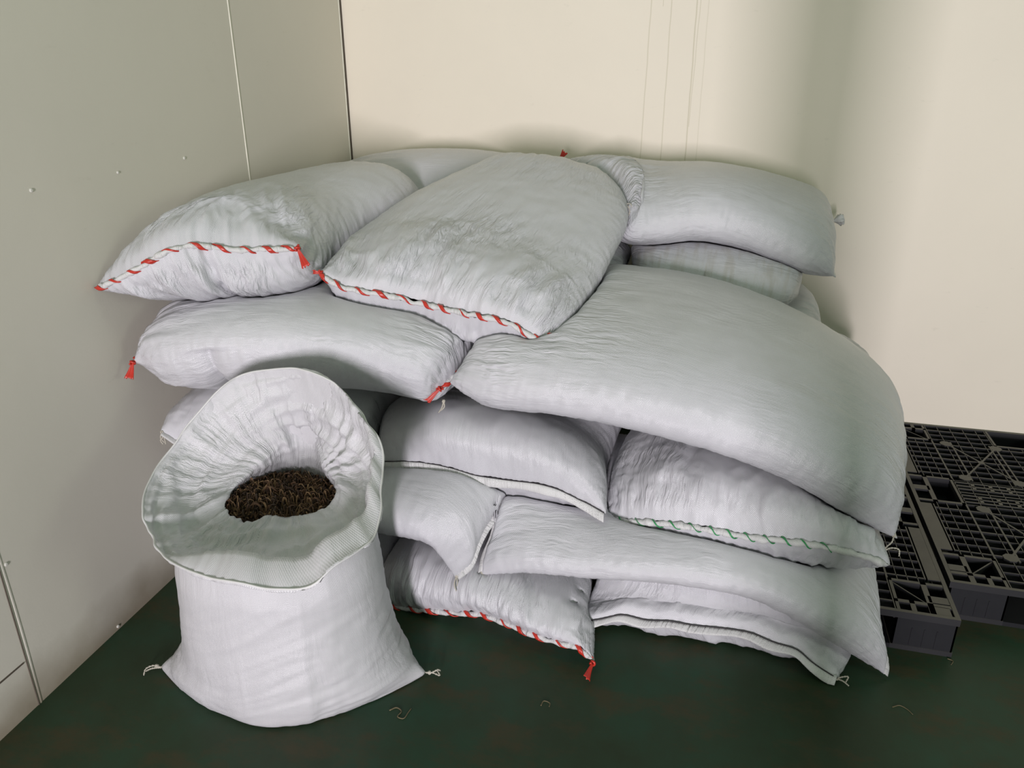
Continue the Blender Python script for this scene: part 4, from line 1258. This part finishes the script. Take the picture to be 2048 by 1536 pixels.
def tuft(key, e, side, d, seed):
    """gathered fabric knot at a sack corner"""
    rng = np.random.default_rng(seed)
    p, D = ENDS[key, e, side]
    d = np.array(d, float); d /= np.linalg.norm(d)
    u = np.cross(d, [0.2, 1, 0.1]); u /= np.linalg.norm(u); w = np.cross(d, u)
    n, k = 14, 22
    v = []
    for i in range(n):
        a = i / (n - 1)
        rad = 0.008 + 0.002 * math.cos(a * 9) + 0.016 * max(0, a - 0.45) / 0.55 - (0.006 * max(0, a - .85) / .15)
        if abs(a - .38) < .06: rad = 0.0055
        for j in range(k):
            b = j / k * 2 * PI
            rr = rad * (1 + 0.28 * math.sin(b * 5 + a * 4 + seed) * a + 0.12 * rng.normal() * a)
            v.append(p + d * (a * 0.062 - 0.012) + u * math.cos(b) * rr + w * math.sin(b) * rr)
    f = []
    for i in range(n - 1):
        for j in range(k):
            f.append((i * k + j, i * k + (j + 1) % k, (i + 1) * k + (j + 1) % k, (i + 1) * k + j))
    f += [tuple(range(k - 1, -1, -1)), tuple(range((n - 1) * k, n * k))]
    mesh_obj('knotted_corner', v, f, M_HEM, SACK[key][0], True)


tuft('top_right', 1, 'B', (0.9, 0.0, 0.25), 2)

# ------------------------------------------------------------------ open sack
def angs(c, pts):
    a = np.arctan2(-(pts[:, 0] - c[0]), -(pts[:, 1] - c[1]))
    return np.unwrap(a)


NPH = 240


def ring_from_points(pts, c=None):
    pts = resample(np.array(pts, float), 300, True)
    if c is None: c = pts.mean(0)
    a = np.arctan2(-(pts[:, 0] - c[0]), -(pts[:, 1] - c[1])) % (2 * PI)
    o = np.argsort(a)
    a = a[o]; q = pts[o]
    a = np.r_[a[-1] - 2 * PI, a, a[0] + 2 * PI]; q = np.vstack([q[-1:], q, q[:1]])
    t = np.arange(NPH) / NPH * 2 * PI
    return np.stack([np.interp(t, a, q[:, k]) for k in range(3)], -1)


def ring_ellipse(cx, cy, z, a, bf, bb, n, rot=0.23):
    t = np.arange(2000) / 2000 * 2 * PI
    x = -a * np.sign(np.sin(t)) * np.abs(np.sin(t)) ** (2 / n)
    b = np.where(np.cos(t) > 0, bf, bb)
    y = -b * np.sign(np.cos(t)) * np.abs(np.cos(t)) ** (2 / n)
    c, s = math.cos(rot), math.sin(rot)
    p = np.stack([cx + c * x - s * y, cy + s * x + c * y, np.full_like(x, z)], -1)
    return ring_from_points(p, np.array([cx, cy, z]))


def ring_lens(cx, cy, z, a, bf, bb, p, rot=0.23):
    x = np.linspace(-1, 1, 1001)
    e = 1 - np.abs(x) ** p
    pts = np.vstack([np.stack([-x * a, -bf * e], -1), np.stack([x[1:-1] * a, bb * e[1:-1]], -1)])
    c, s = math.cos(rot), math.sin(rot)
    q = np.stack([cx + c * pts[:, 0] - s * pts[:, 1], cy + s * pts[:, 0] + c * pts[:, 1], np.full(len(pts), z)], -1)
    return ring_from_points(q, np.array([cx, cy, z]))


rim = ring_from_points(RIM, np.array([-1.02, 1.40, 0.65]))
neck = ring_from_points(NECK)
K = []
K.append((0.00, ring_ellipse(-1.04, 1.49, 0.003, 0.05, 0.04, 0.04, 2)))
K.append((0.10, ring_ellipse(-1.04, 1.49, 0.003, 0.30, 0.15, 0.16, 1.7)))
base = ring_lens(-1.045, 1.485, 0.012, 0.375, 0.208, 0.21, 1.75)
K.append((0.16, base))
K.append((0.20, ring_ellipse(-1.04, 1.485, 0.055, 0.335, 0.218, 0.225, 1.75)))
K.append((0.25, ring_ellipse(-1.035, 1.485, 0.12, 0.298, 0.222, 0.225, 1.9)))
K.append((0.33, ring_ellipse(-1.038, 1.485, 0.24, 0.272, 0.215, 0.222, 2.1)))
K.append((0.42, ring_ellipse(-1.037, 1.485, 0.37, 0.260, 0.210, 0.22, 2.2)))
top = ring_ellipse(-1.035, 1.48, 0.485, 0.252, 0.205, 0.215, 2.2)
K.append((0.50, top))
mid = top * 0.55 + rim * 0.45
mid[:, 2] = np.minimum(mid[:, 2], rim[:, 2] - 0.035)
K.append((0.55, mid))
near = top * 0.12 + rim * 0.88
near[:, 2] = np.minimum(near[:, 2], rim[:, 2] - 0.016)
K.append((0.595, near))
_ta = np.arange(NPH) / NPH * 2 * PI
_rt = np.clip(-np.sin(_ta - 0.35) * 1.6 + 0.1, 0, 1)          # the lip turns outward along the right side
rim = rim.copy(); rim[:, 2] -= 0.010 * _rt
K.append((0.615, rim))
crest = rim * (0.97 - 0.15 * _rt)[:, None] + neck * (0.03 + 0.15 * _rt)[:, None]
crest[:, 2] = rim[:, 2] + 0.026 * _rt
K.append((0.628, crest))
inn = rim * (0.90 - 0.16 * _rt)[:, None] + neck * (0.10 + 0.16 * _rt)[:, None]
inn[:, 2] = rim[:, 2] - 0.006 - 0.02 * np.clip((rim[:, 2] - .66) / .08, 0, 1) - 0.012 * _rt
K.append((0.66, inn))
f2 = rim * 0.5 + neck * 0.5
f2[:, 2] -= 0.02
K.append((0.74, f2))
K.append((0.84, neck))
low = ring_ellipse(-1.045, 1.515, 0.47, 0.20, 0.15, 0.165, 2.1)
K.append((0.90, neck * 0.45 + low * 0.55 + np.array([0, 0, -0.005])))
K.append((1.0, low))
_wt = (np.cos(np.arange(NPH) / NPH * 2 * PI) ** 6)[:, None]
for _i in range(1, 8):                       # round off the front and back of the body rings, keep the ears
    _q = K[_i][1].copy()
    for _ in range(160):
        _q = _q + _wt * (0.5 * (np.roll(_q, 1, 0) + np.roll(_q, -1, 0)) - _q) * 0.9
    K[_i] = (K[_i][0], _q)
kv = [a for a, _ in K]
NR = 170
vv = np.linspace(0, 1, NR)
flat = np.stack([q.reshape(-1) for _, q in K])
Q = hermite(kv, flat, vv).reshape(NR, NPH, 3)
Q[..., 2] = np.maximum(Q[..., 2], 0.003)
v_ = vv[:, None]
tt_ = (np.arange(NPH) / NPH * 2 * PI)[None, :]
fun = np.clip((v_ - 0.50) / 0.08, 0, 1)
infun = np.clip((v_ - 0.62) / 0.05, 0, 1)
botm = np.exp(-((v_ - 0.18) / 0.10) ** 2)
ears = np.exp(-((np.abs(np.sin(tt_)) - 1) / 0.25) ** 2)
exU = 0.012 + 0.03 * fun + 0.015 * infun + 0 * tt_
exV = 0.02 + 0.05 * botm * (0.5 + ears) + 0.05 * infun
aout = 0.005 + 0.012 * fun + 0.022 * infun + 0.006 * botm + 0 * tt_
rngc = np.random.default_rng(321)
def facets(fv, fu, warp):
    n = vnoise(NR, NPH, fv, fu, rngc, 0.0, warp)
    return 0.5 - 1.7 * np.abs(n)
hg = crumple(NR, NPH, rngc, 0.0) * (0.25 + 0.9 * fun + 1.6 * infun + 0.5 * botm) * 0.0045
hg = hg * np.clip((0.87 - v_) / 0.06, 0.2, 1)
hg = hg + infun * np.clip((0.87 - v_) / 0.06, 0.15, 1) * (0.007 * facets(16, 9, 1.3) + 0.004 * facets(30, 17, 1.2))
# long slanted folds gathering from the ears up the body
n1 = 0.6 * vnoise(NR, NPH, 62, 11, rngc, 0.0, 1.8) + 0.5 * vnoise(NR, NPH, 40, 7, rngc, 0.0, 1.5)
n1 = np.stack([np.interp(vv + 0.075 * math.sin(j / NPH * 2 * PI), vv, n1[:, j]) for j in range(NPH)], 1)
hg = hg + (0.5 - 1.6 * np.abs(n1)) * 0.0042 * (0.55 - 0.45 * np.sin(tt_)) * np.exp(-((v_ - 0.30) / 0.11) ** 2) * np.clip(v_ * 10 - 1.3, 0, 1)
Q = Q + grid_normals(Q) * hg[..., None] * np.clip((v_ - 0.12) / 0.05, 0, 1)[..., None]
P = relax(Q, exU, exV, aout * np.clip((0.90 - v_) / 0.08, 0.25, 1), aout * np.clip((0.90 - v_) / 0.08, 0.25, 1), 130, 77, kb=0.10)
P[..., 2] = np.maximum(P[..., 2], 0.003)
P[..., 0] = np.maximum(P[..., 0], -1.6625 + (P[..., 1] - 1.7637) * WALL_K + 0.006)
opn = mesh_from_grid('open_sack', np.roll(P, NPH // 2, 1), M_OPEN, None, 0.18 + 0.75 * infun + 0 * tt_)
tag(opn, 'open white woven sack standing upright on the floor, mouth spread wide over brown shreds', 'sack')
# rim fold
ir = int(round(0.615 * (NR - 1)))
C = np.vstack([P[ir], P[ir][:3]]) + np.array([0, 0, 0.0008])
for _ in range(3): C[1:-1] = (C[:-2] + C[2:] + 2 * C[1:-1]) / 4
mb = MB(); mb.tube(C, 0.0026, 8)
rh = mb.build('rim_hem', M_HEM, opn, True)
# ear strings
iE = int(round(0.16 * (NR - 1)))
pl = P[iE, np.argmin(P[iE, :, 0])]; pr = P[iE, np.argmax(P[iE, :, 0])]
tie_string([[pl, pl + [-.02, -.005, .006], pl + [-.034, -.02, .004], pl + [-.03, -.036, -.004]], [pl, pl + [-.024, -.012, .0], pl + [-.036, -.026, -.002]]], opn, 0.0016, pl + np.array([-.012, -.002, .004]), seed=1)
tie_string([[pr, pr + [.016, -.002, .004], pr + [.036, .006, .012], pr + [.04, .012, .004]], [pr, pr + [.02, .002, .002], pr + [.044, -.004, .004], pr + [.03, .01, .008]]], opn, 0.0016, pr + np.array([.012, 0, .002]), seed=2)

# ------------------------------------------------------------------ dried contents
rng = np.random.default_rng(5)
mats = [plain_mat('dried_root_dark', (0.045, 0.024, 0.013), 0.75), plain_mat('dried_root_brown', (0.12, 0.062, 0.030), 0.75), plain_mat('dried_root_tan', (0.28, 0.17, 0.085), 0.75)]


def heap_z(x, y):
    dx, dy = (x + 1.045) / 0.21, (y - 1.52) / 0.165
    return 0.515 + 0.028 * (1 - dx * dx - dy * dy)


V = []; Fc = []; MI = []
n = 26
for i in range(n):
    for j in range(40):
        r = i / (n - 1) * 0.98; a = j / 40 * 2 * PI
        xx = -1.05 + 0.2 * r * math.cos(a); yy = 1.535 + 0.140 * r * math.sin(a)
        V.append((xx, yy, heap_z(xx, yy) - 0.006 + rng.normal() * 0.004))
for i in range(n - 1):
    for j in range(40):
        Fc.append((i * 40 + j, i * 40 + (j + 1) % 40, (i + 1) * 40 + (j + 1) % 40, (i + 1) * 40 + j)); MI.append(0)
for q in range(2600):
    r = math.sqrt(rng.random()) * 0.97; a = rng.random() * 2 * PI
    x0 = -1.05 + 0.19 * r * math.cos(a); y0 = 1.54 + 0.125 * r * math.sin(a)
    L = 0.015 + rng.random() ** 2 * 0.045
    hd = rng.random() * 2 * PI; bend = rng.normal() * 1.3
    m = 6
    pts = []
    px, py = x0, y0
    lift = rng.random() ** 2 * 0.024
    for i in range(m):
        u = i / (m - 1)
        pts.append((px, py, heap_z(px, py) + lift * (0.4 + math.sin(u * PI)) + rng.normal() * 0.0012))
        px += math.cos(hd + bend * u) * L / m; py += math.sin(hd + bend * u) * L / m
    ex = (pts[-1][0] + 1.05) / 0.195, (pts[-1][1] - 1.54) / 0.13
    if ex[0] ** 2 + ex[1] ** 2 > 1: continue
    w = 0.0009 + rng.random() ** 2 * 0.0024
    tv, tf = tube_geo(np.array(pts), np.linspace(w, w * .6, m), 4)
    b = len(V)
    V += [tuple(p) for p in tv]; Fc += [tuple(i + b for i in g) for g in tf]
    MI += [int(rng.choice([0, 1, 2], p=[.38,.42,.20]))] * len(tf)
me = bpy.data.meshes.new('dried_shreds')
me.from_pydata([tuple(map(float, p)) for p in V], [], Fc)
for m_ in mats: me.materials.append(m_)
me.polygons.foreach_set('material_index', MI)
me.update()
heap = link(bpy.data.objects.new('dried_shreds', me))
tag(heap, 'dark brown dried shreds heaped inside the open sack', 'dried shreds', kind='stuff')

# ------------------------------------------------------------------ scraps on the floor
M_STALK = plain_mat('dry_stalk', (0.16, 0.13, 0.07), 0.7)


def stalk(pts, r, label):
    mb = MB(); mb.tube(resample(np.array([(a, b, r * 0.8) for a, b in pts]), 24), np.full(24, r) * np.linspace(1, .7, 24), 6)
    tag(mb.build('dry_stalk', M_STALK, None, True), label, 'scrap', 'dry scraps on the floor')


for pts, r, lab in STALKS: stalk(pts, r, lab)

# added unseen post behind the viewer, casts the upright shadow band
mbp = MB(); mbp.box(0.36, 0.53, -0.90, -0.76, 0.0, 2.6)
mbp.box(0.35, 0.54, -0.91, -0.75, 0.0, 0.08)
tag(mbp.build('shadow_post', M_WL), kind='structure')
